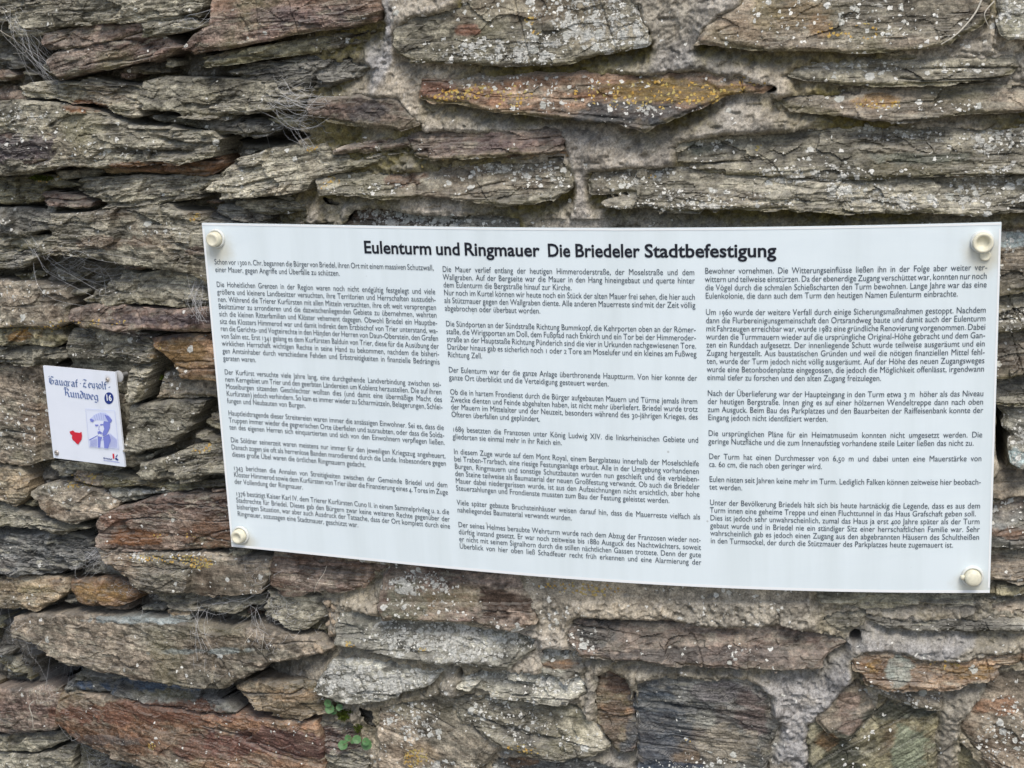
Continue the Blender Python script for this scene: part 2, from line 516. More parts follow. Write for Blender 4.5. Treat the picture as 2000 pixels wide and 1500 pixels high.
 ([(700,1372),(742,1376),(745,1432),(720,1421),(698,1395)],'d',.012,30,.3,.05,.1),
 ([(1245,1326),(1300,1310),(1380,1317),(1460,1320),(1507,1346),(1502,1380),(1522,1402),(1502,1450),(1482,1560),(1250,1560),(1252,1440),(1240,1380)],'b',.028,8,.25,.07,.35),
 ([(1595,1386),(1668,1311),(1706,1346),(1694,1386),(1652,1430),(1630,1426),(1600,1398)],'k',.030,-10,.05,.04,.35),
 ([(1674,1312),(1760,1330),(1840,1346),(1832,1374),(1780,1370),(1712,1344)],'k',.022,8,.3,.55,.3),
 ([(1575,1402),(1598,1398),(1652,1434),(1698,1392),(1712,1350),(1782,1373),(1832,1378),(1820,1430),(1824,1560),(1590,1560),(1575,1440)],'o',.024,-30,.1,.14,.35),
 ([(1875,1390),(1910,1350),(1925,1312),(2070,1286),(2070,1560),(1965,1560),(1905,1462),(1872,1412)],'k',.026,20,.1,.20,.35),
 ([(1866,1430),(1900,1468),(1955,1560),(1860,1560)],'o',.012,30,.1,.03,0),
 ([(1668,1276),(1690,1266),(1760,1268),(1850,1285),(1920,1278),(2070,1262),(2070,1280),(1950,1292),(1925,1311),(1880,1323),(1840,1331),(1760,1331),(1690,1316),(1670,1296)],'R',.030,4,.4,.08,.8),
 ([(1690,1206),(1780,1210),(1900,1201),(2070,1203),(2070,1223),(1900,1225),(1800,1223),(1730,1213)],'d',.026,0,.6,.12,0),
 ([(1580,1140),(1700,1140),(1850,1140),(1940,1150),(1990,1150),(1975,1166),(1920,1179),(1800,1183),(1700,1181),(1600,1177)],'g',.016,-2,.8,.06,.05),
 ([(1606,1192),(1690,1185),(1702,1204),(1640,1219),(1600,1211)],'g',.016,0,.6,.05,0),
 ([(1900,440),(2070,432),(2070,555),(1950,568),(1900,566)],'k',.022,-4,.2,.5,.1),
 ([(1900,580),(2070,566),(2070,632),(1900,640)],'g',.018,-2,.6,.10,.1),
 ([(1900,644),(2070,642),(2070,714),(1940,730),(1900,726)],'k',.022,-3,.4,.3,.2),
 ([(1900,738),(2070,734),(2070,784),(1900,792)],'d',.014,-2,.7,.05,0),
 ([(1950,800),(2070,786),(2070,905),(1982,913),(1966,890),(1972,850)],'l',.020,10,.4,.5,0),
 ([(1900,925),(2070,915),(2070,962),(1940,979),(1900,975)],'k',.018,-3,.2,.1,.1),
 ([(1900,985),(1990,968),(2070,966),(2070,1046),(1940,1060),(1900,1052)],'b',.022,-4,.3,.28,.5),
 ([(1900,1066),(2070,1054),(2070,1120),(1975,1131),(1900,1124)],'k',.020,-5,.5,.08,.1),
 ([(1900,1135),(1940,1134),(2070,1118),(2070,1142),(1975,1164),(1900,1160)],'o',.014,-8,.7,.05,.1),
 # above the panel, right half
 ([(780,62),(820,30),(900,5),(940,-60),(1200,-60),(1250,20),(1263,50),(1271,84),(1230,91),(1100,121),(990,126),(900,116),(820,113),(790,96)],'g',.036,-3,.3,.42,.2),
 ([(829,188),(832,152),(900,147),(1000,145),(1200,142),(1380,138),(1450,148),(1504,166),(1490,173),(1440,181),(1370,206),(1270,241),(1180,233),(1080,223),(980,208),(880,200)],'r',.034,1,.05,.26,.75),
 ([(610,197),(660,186),(730,180),(785,185),(802,210),(832,238),(800,249),(740,241),(660,235),(613,228)],'p',.030,4,.2,.04,.1),
 ([(806,274),(808,258),(850,255),(950,252),(1040,252),(1090,248),(1107,270),(1106,286),(1000,296),(900,303),(850,306),(825,296)],'p',.032,-2,.35,.04,.3),
 ([(895,310),(1000,300),(1112,290),(1112,300),(1000,309),(900,317)],'r',.020,-4,.3,.02,.4),
 ([(628,360),(630,346),(680,336),(760,331),(850,326),(1000,313),(1100,305),(1119,330),(1121,360),(1090,381),(1000,393),(930,389),(820,381),(740,379),(640,376)],'g',.032,-2,.35,.38,.4),
 ([(655,470),(690,406),(760,405),(900,415),(1020,421),(1032,470)],'d',.014,2,.4,.4,.25),
 ([(1320,276),(1420,262),(1620,246),(1800,250),(2070,232),(2070,330),(1600,346),(1400,331),(1330,312)],'g',.028,-1,.65,.30,.1),
 ([(1150,352),(1155,326),(1250,319),(1340,322),(1420,336),(1600,351),(2070,335),(2070,405),(1500,404),(1300,403),(1190,400),(1186,390),(1245,372),(1162,371)],'g',.034,1,.6,.42,.15),
 ([(1358,86),(1375,55),(1450,10),(1480,-60),(1935,-60),(1926,30),(1880,62),(1850,81),(1790,93),(1700,93),(1600,96),(1500,93),(1420,89)],'k',.034,1,.2,.22,.35),
 ([(1655,96),(1720,98),(1784,112),(1740,113),(1680,104)],'o',.022,8,.6,.02,.2),
 ([(1540,142),(1560,121),(1620,115),(1780,112),(1900,108),(1972,110),(1980,130),(1940,151),(1860,159),(1800,163),(1720,169),(1620,163),(1585,156)],'g',.032,-1,.35,.30,.05),
 ([(1498,190),(1530,180),(1620,176),(1750,171),(1900,163),(2070,148),(2070,208),(1900,216),(1820,226),(1760,231),(1700,229),(1600,216),(1540,206)],'k',.028,-2,.4,.18,.35),
 ([(1953,-60),(2070,-60),(2070,75),(1960,76),(1945,60)],'l',.026,0,.3,.4,.3),
 ([(1958,82),(2070,80),(2070,104),(1988,106)],'p',.016,3,.4,.05,.2),
 # hidden behind the big panel
 ([(500,560),(900,545),(910,640),(505,650)],'g',.004,2,.3,.0,.1),
 ([(930,540),(1400,545),(1400,640),(920,640)],'p',.004,2,.3,.0,.1),
 ([(1430,560),(1880,545),(1880,650),(1440,640)],'g',.004,0,.3,.0,.1),
 ([(500,680),(1100,670),(1110,780),(505,790)],'k',.004,2,.3,.0,.1),
 ([(1130,670),(1860,680),(1860,790),(1140,780)],'g',.004,2,.3,.0,.1),
 ([(520,820),(900,810),(910,930),(540,930)],'d',.004,2,.3,.0,.1),
 ([(940,810),(1500,815),(1490,930),(950,930)],'k',.004,2,.3,.0,.1),
 ([(1540,815),(1860,820),(1860,940),(1530,930)],'g',.004,2,.3,.0,.1),
 ([(560,960),(1100,965),(1100,1050),(590,1040)],'g',.004,4,.3,.0,.1),
 ([(1130,960),(1860,970),(1860,1060),(1140,1055)],'p',.004,0,.3,.0,.1),
]
# rust / colour patches in photo pixels: (x, y, rx, ry, colour, strength)
PATCH = [
 (175,208,38,12,(0.24,0.10,0.045),1),(310,322,80,9,(0.22,0.10,0.045),1),(60,285,95,32,(0.10,0.065,0.065),.8),
 (926,58,26,14,(0.20,0.085,0.05),1),(865,170,34,18,(0.21,0.095,0.06),1),(1330,175,130,22,(0.20,0.11,0.03),.8),
 (1230,215,150,18,(0.07,0.06,0.055),.8),(810,345,50,16,(0.17,0.085,0.05),.9),(700,425,40,18,(0.15,0.085,0.055),.9),
 (1560,30,60,30,(0.24,0.14,0.07),.7),(1600,50,20,25,(0.34,0.19,0.10),.7),(1720,195,50,12,(0.36,0.18,0.07),.8),
 (430,105,30,8,(0.17,0.10,0.06),.6),(55,655,30,10,(0.28,0.13,0.04),.9),(355,690,60,28,(0.25,0.13,0.05),.8),
 (280,1045,60,14,(0.22,0.085,0.035),.9),(420,1040,70,26,(0.17,0.075,0.04),.8),(230,1010,30,12,(0.20,0.085,0.05),.7),
 (985,1165,70,34,(0.075,0.042,0.028),1),(800,1165,40,34,(0.20,0.17,0.11),.6),(1400,1268,200,12,(0.085,0.06,0.05),.7),(1170,1225,40,24,(0.05,0.045,0.04),.7),(690,80,60,24,(0.11,0.07,0.055),.6),(600,30,100,20,(0.15,0.09,0.085),.5),(725,210,60,20,(0.075,0.055,0.05),.8),(960,275,120,18,(0.105,0.06,0.052),.8),(1200,1400,30,34,(0.13,0.075,0.05),.8),(1120,235,200,14,(0.055,0.05,0.05),.5),(330,620,130,12,(0.095,0.062,0.06),.8),(330,1385,190,20,(0.18,0.072,0.042),.9),(560,1440,150,26,(0.14,0.062,0.048),.9),
 (430,1450,90,20,(0.17,0.07,0.045),.8),(300,1335,120,14,(0.06,0.075,0.105),.9),(1700,1290,26,12,(0.34,0.17,0.05),.8),
 (1880,1302,50,12,(0.30,0.15,0.05),.8),(1748,1300,30,20,(0.36,0.35,0.28),.6),
 (1400,1345,80,16,(0.15,0.11,0.10),.7),(1470,1385,34,40,(0.16,0.10,0.08),.8),(1420,1450,50,34,(0.33,0.235,0.16),.8),(1350,1400,40,16,(0.30,0.24,0.18),.7),(1340,1470,30,20,(0.17,0.10,0.06),.8),(1300,1490,70,18,(0.055,0.06,0.075),.9),(1290,1400,60,80,(0.060,0.062,0.070),.7),(1640,1470,70,60,(0.060,0.050,0.032),.95),(1740,1385,80,16,(0.075,0.065,0.045),.9),(1610,1440,24,24,(0.20,0.10,0.045),.8),(1775,1455,38,50,(0.26,0.23,0.14),.95),
 (1650,1380,30,30,(0.30,0.17,0.12),.6),(1930,1375,50,16,(0.33,0.14,0.07),.7),(1440,1215,60,8,(0.13,0.075,0.065),.7),
 (1200,1335,26,22,(0.12,0.065,0.045),.9),(1090,1293,30,8,(0.20,0.09,0.04),.9),(1320,1265,40,10,(0.10,0.07,0.055),.6),
 (590,1350,50,10,(0.34,0.19,0.10),.7),(200,1155,60,18,(0.30,0.15,0.05),.7),(85,1150,40,10,(0.30,0.20,0.09),.6),
 (1965,1035,40,12,(0.17,0.085,0.05),.9),(235,470,60,14,(0.17,0.09,0.055),.6),(395,490,24,14,(0.14,0.075,0.055),.8),
 (820,1465,40,20,(0.36,0.22,0.12),.6),(1020,1490,40,10,(0.28,0.14,0.07),.7),(1390,290,60,16,(0.12,0.115,0.085),.7),
 (1780,305,90,12,(0.13,0.115,0.08),.7),(490,275,40,8,(0.16,0.09,0.06),.4),(290,650,90,14,(0.11,0.07,0.075),.6),
 (1960,470,40,14,(0.52,0.50,0.44),.8),(1985,890,30,16,(0.50,0.50,0.44),.8),(1500,20,30,40,(0.17,0.115,0.05),.6),
 (140,1430,160,10,(0.13,0.11,0.10),.4),(300,1203,110,7,(0.33,0.32,0.29),.7),(410,1262,90,6,(0.30,0.28,0.24),.6),
]
# yellow / orange lichen
YEL = [(388,424,9,9,1),(620,290,14,8,.9),(655,348,12,8,1),(645,358,8,5,.9),(670,353,6,4,.8),(360,1088,40,9,.7),(404,1093,22,12,1),
       (300,1086,40,6,.4),(1105,1140,50,10,.8),(1170,1148,50,12,.9),(925,178,50,14,.75),(885,190,40,8,.7),(1010,185,40,20,.5),
       (1040,38,12,8,.7),(1055,60,8,6,.6),(1280,180,160,25,.35),(820,1470,22,14,.9),(812,1480,14,10,.9),(830,322,8,5,.8),
       (880,308,8,6,.7),(700,1250,14,10,.6),(836,1258,8,6,.9),(315,680,9,4,.5),(395,875,20,10,.6),(1480,288,8,6,.7),
       (1660,60,60,14,.35),(1730,200,60,10,.4),(1455,160,40,10,.4),(350,1045,60,6,.15),(160,940,34,14,.55),(1020,1450,50,8,.55),
       (1350,1440,10,8,.5),(75,350,34,8,.35),(1275,342,8,5,.7),(320,1442,10,8,.7),(1840,1290,30,10,.4),(200,625,90,6,.25),(60,640,90,8,.35)]
# dense white crusts
LICH = [(1180,50,90,60,.8),(1010,95,110,30,.85),(1100,20,60,30,.6),(900,108,40,12,.4),(1240,60,30,30,.5),
        (1060,160,200,14,.35),(1100,200,60,12,.4),(1260,212,40,10,.6),(1330,212,60,8,.5),(970,320,50,16,.75),(1060,340,60,30,.45),
        (760,365,60,10,.35),(900,340,60,14,.3),(745,425,60,20,.75),(860,432,60,12,.7),(980,438,50,10,.5),
        (1250,345,90,14,.45),(1400,385,160,18,.5),(1530,340,60,20,.6),(1640,335,60,16,.6),(1680,365,80,26,.7),(1790,385,100,18,.65),
        (1930,360,80,46,.55),(1950,270,50,30,.6),(1770,265,70,12,.5),(1310,395,120,10,.45),(1560,20,90,40,.25),(1700,40,90,40,.3),
        (1680,130,90,14,.4),(1600,130,50,10,.5),(1850,130,90,16,.35),(1420,150,60,10,.35),(1800,205,100,14,.3),(1975,30,30,40,.6),
        (820,1135,70,18,.8),(780,1180,30,24,.3),(860,1165,40,26,.4),(900,1245,150,34,.85),(1000,1240,60,30,.8),(760,1225,60,24,.6),
        (720,1320,90,34,.96),(830,1315,40,16,.9),(650,1330,20,20,.5),(1000,1320,90,14,.5),(1090,1335,60,16,.65),(1095,1275,40,10,.7),
        (800,1400,60,40,.55),(950,1390,60,30,.45),(1040,1415,60,30,.4),(900,1500,90,26,.6),(1120,1440,40,24,.35),(1060,1260,20,10,.5),
        (1390,1480,90,20,.35),(1310,1490,50,16,.5),(1140,1240,30,26,.4),(1460,1262,60,14,.15),(1760,1350,70,16,.5),(1965,1430,60,60,.4),
        (1960,470,40,26,.4),(1980,620,30,26,.4),(1970,860,30,50,.6),(1965,985,40,20,.4),(60,225,70,18,.5),(90,260,60,30,.14),(220,285,90,14,.2),
        (330,445,60,14,.3),(60,560,60,30,.22),(200,300,60,12,.2),(110,950,26,14,.5),(330,1082,70,10,.4),(240,560,50,12,.15),
        (300,760,40,24,.25),(345,895,20,10,.5),(230,690,80,30,.15),(80,820,60,60,.22),(270,960,60,8,.5),(500,1375,50,10,.25),(1640,1330,20,20,.1)]
# open crevices and thin shadow lines, sunk and painted dark
HOLES = [(485,272,75,14,.07),(430,338,30,26,.06),(325,705,36,34,.10),(90,1245,70,50,.09),(150,1300,40,50,.11),(110,1310,60,40,.09),
         (1957,850,14,60,.09),(190,1058,14,22,.08),(190,505,90,14,.06),(420,1000,34,12,.03),(395,15,22,26,.07),(60,110,22,22,.06),
         (385,100,20,10,.05),(330,925,70,8,.04),(20,1205,50,20,.05),(250,1150,30,10,.04),(1954,1135,14,10,.06),(470,1150,50,6,.02),
         (520,1275,40,8,.02),(560,265,40,8,.02),(1503,172,12,6,.06),(904,1312,6,10,.05),(1143,1344,6,8,.05),(1668,1244,10,10,.05),
         (1225,373,50,6,.04),(1700,94,60,4,.04),(1240,1380,5,30,.03),(1860,160,40,4,.03)]

GX0, GX1, GZ0, GZ1 = -1.22, 0.68, -0.86, 0.64
C = 0.00135
nx = int((GX1 - GX0) / C)
nz_ = int((GZ1 - GZ0) / C)
gx = GX0 + C * np.arange(nx)
gz = GZ0 + C * np.arange(nz_)


def px_arrays(X, Z):
    """photo pixel coordinates of wall points, to place the traced marks"""
    Y = wally(X) - 0.012
    d0, d1, d2 = X - CAMC[0], Y - CAMC[1], Z - CAMC[2]
    a = [RM[i][0] * d0 + RM[i][1] * d1 + RM[i][2] * d2 for i in range(3)]
    return 1000 + FPX * a[0] / a[2], 750 + FPX * a[1] / a[2]


def sdf(poly, X, Z):
    """signed distance, positive inside"""
    n = len(poly)
    d2 = np.full(X.shape, 1e9, np.float32)
    ins = np.zeros(X.shape, bool)
    for i in range(n):
        x0, z0 = poly[i]
        x1, z1 = poly[(i + 1) % n]
        ex, ez = x1 - x0, z1 - z0
        t = np.clip(((X - x0) * ex + (Z - z0) * ez) / (ex * ex + ez * ez + 1e-12), 0, 1)
        dd = (X - x0 - t * ex) ** 2 + (Z - z0 - t * ez) ** 2
        d2 = np.minimum(d2, dd)
        cond = ((z0 > Z) != (z1 > Z)) & (X < (x1 - x0) * (Z - z0) / (z1 - z0 + 1e-12) + x0)
        ins ^= cond
    d = np.sqrt(d2)
    return np.where(ins, d, -d)


NB = (0.0,)


def wall_verts(X, Z, Hh):
    n0 = 0.02 + 0.3 * X
    L = np.sqrt(n0 * n0 + 1)
    return np.stack([X + n0 / L * Hh, wally(X) - Hh / L, Z], -1)


def grid_faces(mask):
    """quads whose four corners are inside mask, compact indices"""
    q = mask[:-1, :-1] & mask[1:, :-1] & mask[:-1, 1:] & mask[1:, 1:]
    used = np.zeros(mask.shape, bool)
    used[:-1, :-1] |= q
    used[1:, :-1] |= q
    used[:-1, 1:] |= q
    used[1:, 1:] |= q
    idx = np.full(mask.shape, -1, np.int64)
    idx[used] = np.arange(used.sum())
    r, c = np.nonzero(q)
    F = np.stack([idx[r, c], idx[r, c + 1], idx[r + 1, c + 1], idx[r + 1, c]], -1)
    return used, F


SMOOTH = False
wall = empty("stone_wall", (0, 0.06, -1.15))
tag(wall, "weathered slate rubble wall with pale mortar and lichen, carrying both signs", "wall")

# global fields on the fine grid
TOP = np.full((nz_, nx), -0.2, np.float32)     # front-most stone height
DST = np.full((nz_, nx), -1.0, np.float32)     # distance to the nearest stone outline, positive inside a stone


def add_stone(poly, pal, prot, slope, lam, lich, rust, seed, cell=C, fine=True, step=1):
    P = np.array(poly)
    pad = 0.016
    x0, x1 = P[:, 0].min() - pad, P[:, 0].max() + pad
    z0, z1 = P[:, 1].min() - pad, P[:, 1].max() + pad
    if fine:
        i0, i1 = max(0, int((x0 - GX0) / C)), min(nx, int((x1 - GX0) / C) + 1)
        j0, j1 = max(0, int((z0 - GZ0) / C)), min(nz_, int((z1 - GZ0) / C) + 1)
        if i1 - i0 < 4 or j1 - j0 < 4:
            return None
        cell = C * step
        X, Z = np.meshgrid(gx[i0:i1:step], gz[j0:j1:step])
        if min(X.shape) < 4:
            return None
    else:
        X, Z = np.meshgrid(np.arange(x0, x1, cell), np.arange(z0, z1, cell))
    cx, cz = P[:, 0].mean(), P[:, 1].mean()
    TILT = 0.030 if cx > -.22 else 0.016
    if cx > -.22 and fine:
        prot = prot - .005
    if fine:
        qx, qy = project(onwall(cx, cz, 0))
        a0 = wpt(qx, qy)
        a1 = wpt(qx + 20 * math.cos(math.radians(slope)), qy + 20 * math.sin(math.radians(slope)))
        th = math.atan2(a1[1] - a0[1], a1[0] - a0[0])
    else:
        th = -math.radians(slope)
    ca, sa = math.cos(th), math.sin(th)
    A = (X - cx) * ca + (Z - cz) * sa
    B = -(X - cx) * sa + (Z - cz) * ca
    s = seed * 1.37
    Bw = B + 0.006 * fbm(A * 6, B * 7, s) + 0.0013 * fbm(A * 45, B * 60, s + 2, 3)
    calm = sstep(.40, .62, vn(A * 9, B * 24, s + 42) * .7 + vn(A * 30, B * 60, s + 43) * .3)   # sheared, flat parts of the face
    lam0 = lam
    lam = lam * (1 - .80 * calm)
    d = sdf(poly, X, Z)
    lay = vn(A * 9, Bw * 170, s + 4) * 2 - 1
    d = d + 0.0045 * fbm(A * 22, B * 30, s + 5, 3) + 0.0030 * lay * (0.4 + lam0) + 0.0012 * fbm(A * 130, B * 160, s + 6, 2)
    if fine and cx > -.22:
        d = d + .0022
    hgt = P[:, 1].max() - P[:, 1].min() + 1e-3
    # laminations: bundles of slate leaves broken back by different amounts
    H = np.full(X.shape, prot, np.float32)
    H += -TILT * (Z - cz) / hgt * min(1.0, hgt / 0.05)
    H += 0.007 * fbm(A * 5, B * 11, s + 7, 2)
    wx, wy = .5 * fbm(A * 25, B * 30, s + 50, 2), .5 * fbm(A * 25, B * 30, s + 51, 2)
    f1, c1_ = facets(A * 16 + wx, Bw * 34 + wy, s + 8)
    f2, c2_ = facets(A * 42 + wx, Bw * 95 + wy, s + 9)
    H += 0.0085 * f1 * (.25 + .75 * lam0) + 0.0034 * f2 * (.2 + .8 * lam0)
    k1 = np.floor(Bw / 0.0125 + 1.1 * fbm(A * 9, B * 26, s + 9, 3))
    e1 = vn(A * 12 + hash1(k1, s) * 40, k1 * 3.7, s + 10) + 0.10 * fbm(A * 60, B * 90, s + 31, 2)
    H += lam * 0.0110 * (np.floor(e1 * 3.4) / 3.4 - 0.4)
    k2 = np.floor(Bw / 0.0046 + 1.3 * fbm(A * 18, B * 50, s + 32, 3))
    e2 = vn(A * 26 + hash1(k2, s + 1) * 40, k2 * 2.3, s + 11) + 0.12 * fbm(A * 110, B * 160, s + 33, 2)
    H += (.10 + .90 * lam) * 0.0062 * (np.floor(e2 * 3.2) / 3.2 - 0.4)
    k3 = np.floor(Bw / 0.0021 + 1.2 * fbm(A * 40, B * 120, s + 34, 2))
    e3 = vn(A * 55 + hash1(k3, s + 2) * 40, k3 * 1.9, s + 12)
    H += (.12 + .88 * lam) * 0.0026 * (np.floor(e3 * 3) / 3 - 0.4)
    H += 0.0012 * (1.2 - lam) * fbm(A * 90, B * 110, s + 13, 3) + 0.0009 * (vn(A * 330, B * 420, s + 35) - .5)
    # split cracks along the bedding
    cr = np.abs(vn(A * 6, Bw * 62, s + 14) - 0.5)
    crm = sstep(0.56, 0.72, vn(A * 9, B * 30, s + 15))
    crack = np.exp(-(cr / 0.028) ** 2) * crm * (0.22 + 0.78 * lam)
    H -= 0.011 * crack
    # cross joints
    cj = np.abs(vn(A * 26 + B * 6, B * 8, s + 16) - 0.5)
    H -= 0.003 * np.exp(-(cj / 0.02) ** 2) * sstep(0.6, 0.75, vn(A * 8, B * 10, s + 17))
    # worn arris
    er = 0.0035 + 0.003 * vn(A * 20, B * 20, s + 18)
    H -= 0.0050 * (1 - sstep(0, 1, np.clip(d / er, 0, 1))) ** 1.2
    # keep clear of the signs' backs
    if fine:
        QX, QY = px_arrays(X, Z)
        behind = (QX > 385) & (QX < 1965) & (QY > 425) & (QY < 1170)
        bs = (QX > 72) & (QX < 258) & (QY > 700) & (QY < 925)
        H = np.where(behind, np.minimum(H, 0.024), H)
        H = np.where(bs, np.minimum(H, 0.002), H)
    # back-turned sides
    gzr, gxr = np.gradient(d, cell)
    gl = np.sqrt(gxr ** 2 + gzr ** 2) + 1e-6
    gxr, gzr = gxr / gl, gzr / gl
    out = np.clip(-d, 0, None)
    over = np.clip(out - cell * 1.3, 0, None)
    Xs = X + gxr * (np.minimum(out, cell * 3.5) + over * 0.5)
    Zs = Z + gzr * (np.minimum(out, cell * 3.5) + over * 0.5)
    Hs = H - over * 22
    Hs = np.maximum(Hs, -0.09)
    mask = d > -cell * 3.6
    # thin hidden behind the panel
    used, F = grid_faces(mask)
    if len(F) == 0:
        return None
    V = wall_verts(Xs, Zs, Hs)[used]
    # colour
    c1, c2 = np.array(PAL[pal][0]), np.array(PAL[pal][1])
    m = sstep(0.32, 0.72, 0.5 + 0.42 * fbm(A * 9, Bw * 34, s + 20, 4) + 0.22 * fbm(A * 30, Bw * 170, s + 21, 3))[..., None]
    T = c1 * (1 - m) + c2 * m
    st = vn(A * 16, Bw * 420, s + 22) * 0.5 + vn(A * 34, Bw * 800, s + 23) * 0.5
    st = sstep(.22, .78, st)
    T = T * (0.50 + 1.0 * st * (.22 + .78 * lam) + 0.38 * (1 - lam))[..., None]
    mott = sstep(.30, .70, vn(A * 60, B * 75, s + 60) * .5 + vn(A * 160, B * 190, s + 61) * .5) - .5
    T = T * (1 + .75 * mott * (1 - lam))[..., None]
    T = T * (0.74 + 0.52 * hash1(k2, s + 3) * (.12 + .88 * lam) + 0.18 * (1 - lam))[..., None]
    T = T * (0.85 + 0.30 * hash1(k1, s + 5))[..., None]
    T = T * (0.62 + 0.76 * vn(A * 210, B * 330, s + 36))[..., None]
    blot = sstep(.56, .74, vn(A * 34, B * 70, s + 37) * .6 + vn(A * 120, B * 200, s + 38) * .4)
    T = T * (1 - .45 * blot[..., None])
    T = T * (1 + .24 * f1)[..., None] * (1 + .26 * f2)[..., None]
    pale = sstep(.60, .78, vn(A * 26, Bw * 150, s + 39) * .55 + vn(A * 90, Bw * 500, s + 40) * .45)[..., None] * .55 * (.35 + .65 * lam)[..., None]  # pale streaks paint in highlights of light-catching flake edges
    T = T * (1 - pale) + np.array((.40, .385, .32)) * pale
    # warm iron staining
    rn = sstep(0.60 - 0.28 * rust, 0.78, 0.5 + 0.5 * fbm(A * 13, B * 26, s + 24, 4)) * rust
    rc = np.array((0.165, 0.092, 0.055))
    T = T * (1 - 0.75 * rn[..., None]) + rc * (0.75 * rn[..., None]) * (0.7 + 0.6 * st[..., None])
    ol = sstep(0.62, 0.85, 0.5 + 0.5 * fbm(A * 10, B * 16, s + 25, 3)) * 0.45
    T = T * (1 - ol[..., None]) + np.array((0.135, 0.125, 0.07)) * ol[..., None]
    # green-brown film along the damp lower edge
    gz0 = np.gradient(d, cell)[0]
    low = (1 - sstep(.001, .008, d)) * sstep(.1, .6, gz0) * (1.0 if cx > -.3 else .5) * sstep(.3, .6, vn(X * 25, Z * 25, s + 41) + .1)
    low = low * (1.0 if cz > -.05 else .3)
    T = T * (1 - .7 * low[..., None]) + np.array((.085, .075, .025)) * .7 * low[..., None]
    if cx > -.30:   # mortar slurry left on the stones
        gtop = sstep(.1, .7, -gz0)
        sl = .68 * np.maximum((1 - sstep(.0, .014, d + .008 * fbm(A * 40, B * 60, s + 45, 3))) * (.35 + .65 * gtop), sstep(.60, .74, vn(A * 20, B * 40, s + 46) * .6 + vn(A * 90, B * 160, s + 47) * .4) * .55)[..., None] * .62
        T = T * (1 - sl) + np.array((.27, .25, .215)) * sl * (.6 + .8 * vn(A * 160, B * 200, s + 48))[..., None]
    lum = T.mean(-1, keepdims=True)
    T = lum + (T - lum) * .88
    T = T * (.80 + .40 * sstep(.3, .7, vn(X * 7, Z * 16, s + 55)))[..., None]
    T = T * np.array((1.03, 1.0, .88)) * 1.24
    L = np.zeros(X.shape)
    Yl = np.zeros(X.shape)
    LP = np.zeros(X.shape)
    if fine:
        wob = fbm(X * 30, Z * 40, s + 30, 3) + .7 * fbm(X * 120, Z * 170, s + 52, 2)
        for (x, y, rx, ry, pc, ps) in PATCH:
            if x + rx * 2 < QX.min() or x - rx * 2 > QX.max() or y + ry * 2 < QY.min() or y - ry * 2 > QY.max():
                continue
            e = 1 - ((QX - x) / rx) ** 2 - ((QY - y) / ry) ** 2 + 1.1 * wob
            f = (sstep(-0.25, 0.45, e) * ps)[..., None]
            f = f * .95
            T = T * (1 - f) + (np.array(pc) * np.array((.80, .98, 1.08))) * f * (0.6 + 0.7 * st[..., None]) * (.6 + .7 * vn(A * 120, B * 300, s + 44))[..., None]
        for (x, y, rx, ry, ps) in YEL:
            if x + rx * 2 < QX.min() or x - rx * 2 > QX.max() or y + ry * 2 < QY.min() or y - ry * 2 > QY.max():
                continue
            e = 1 - ((QX - x) / rx) ** 2 - ((QY - y) / ry) ** 2 + 0.6 * wob
            Yl = np.maximum(Yl, sstep(-0.3, 0.4, e) * ps)
        for (x, y, rx, ry, ps) in LICH:
            if x + rx * 2 < QX.min() or x - rx * 2 > QX.max() or y + ry * 2 < QY.min() or y - ry * 2 > QY.max():
                continue
            e = 1 - ((QX - x) / rx) ** 2 - ((QY - y) / ry) ** 2 + 0.9 * wob
            LP = np.maximum(LP, sstep(-0.5, 0.6, e) * ps)
    T = T * (1 - 0.45 * crack[..., None])   # thin shadow lines of the splits, painted into the tone
    ln = sstep(0.30, 0.70, 0.5 + 0.55 * fbm(X * 14, Z * 20, s + 26, 3))
    L = np.clip(np.maximum(lich * .55 * ln, LP), 0, 0.97)
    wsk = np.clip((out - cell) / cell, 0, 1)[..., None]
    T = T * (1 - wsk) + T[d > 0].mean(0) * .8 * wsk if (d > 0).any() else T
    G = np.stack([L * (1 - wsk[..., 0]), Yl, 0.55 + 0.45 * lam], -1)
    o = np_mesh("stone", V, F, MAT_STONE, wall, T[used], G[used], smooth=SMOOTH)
    if fine:
        sl_ = (slice(j0, j1), slice(i0, i1))
        if step > 1:
            d = np.kron(d, np.ones((step, step)))[:j1 - j0, :i1 - i0]
            H = np.kron(H, np.ones((step, step)))[:j1 - j0, :i1 - i0]
        TOP[sl_] = np.maximum(TOP[sl_], np.where(d > 0, H, -0.2))
        DST[sl_] = np.maximum(DST[sl_], np.maximum(d, -0.05))
    return o


WP = bpy.data.objects
wall_loc = np.array(wall.location)
seed = 1
polys_w = []
for (pp, pal, prot, slope, lam, lich, rust) in ST:
    polys_w.append(([wpt(x, y) for x, y in pp], pal, prot, slope, lam, lich, rust))
for (pw, pal, prot, slope, lam, lich, rust) in polys_w:
    qq = [project(onwall(x, z, 0)) for x, z in pw]
    hidden_ = min(q[0] for q in qq) > 480 and max(q[0] for q in qq) < 1890 and min(q[1] for q in qq) > 520 and max(q[1] for q in qq) < 1065
    add_stone(pw, pal, prot, slope, lam, lich, rust, seed, step=3 if hidden_ else 1)
    seed += 1

# small chinking slivers in the dry-laid left half and plain slabs outside the picture
rnd = random.Random(5)


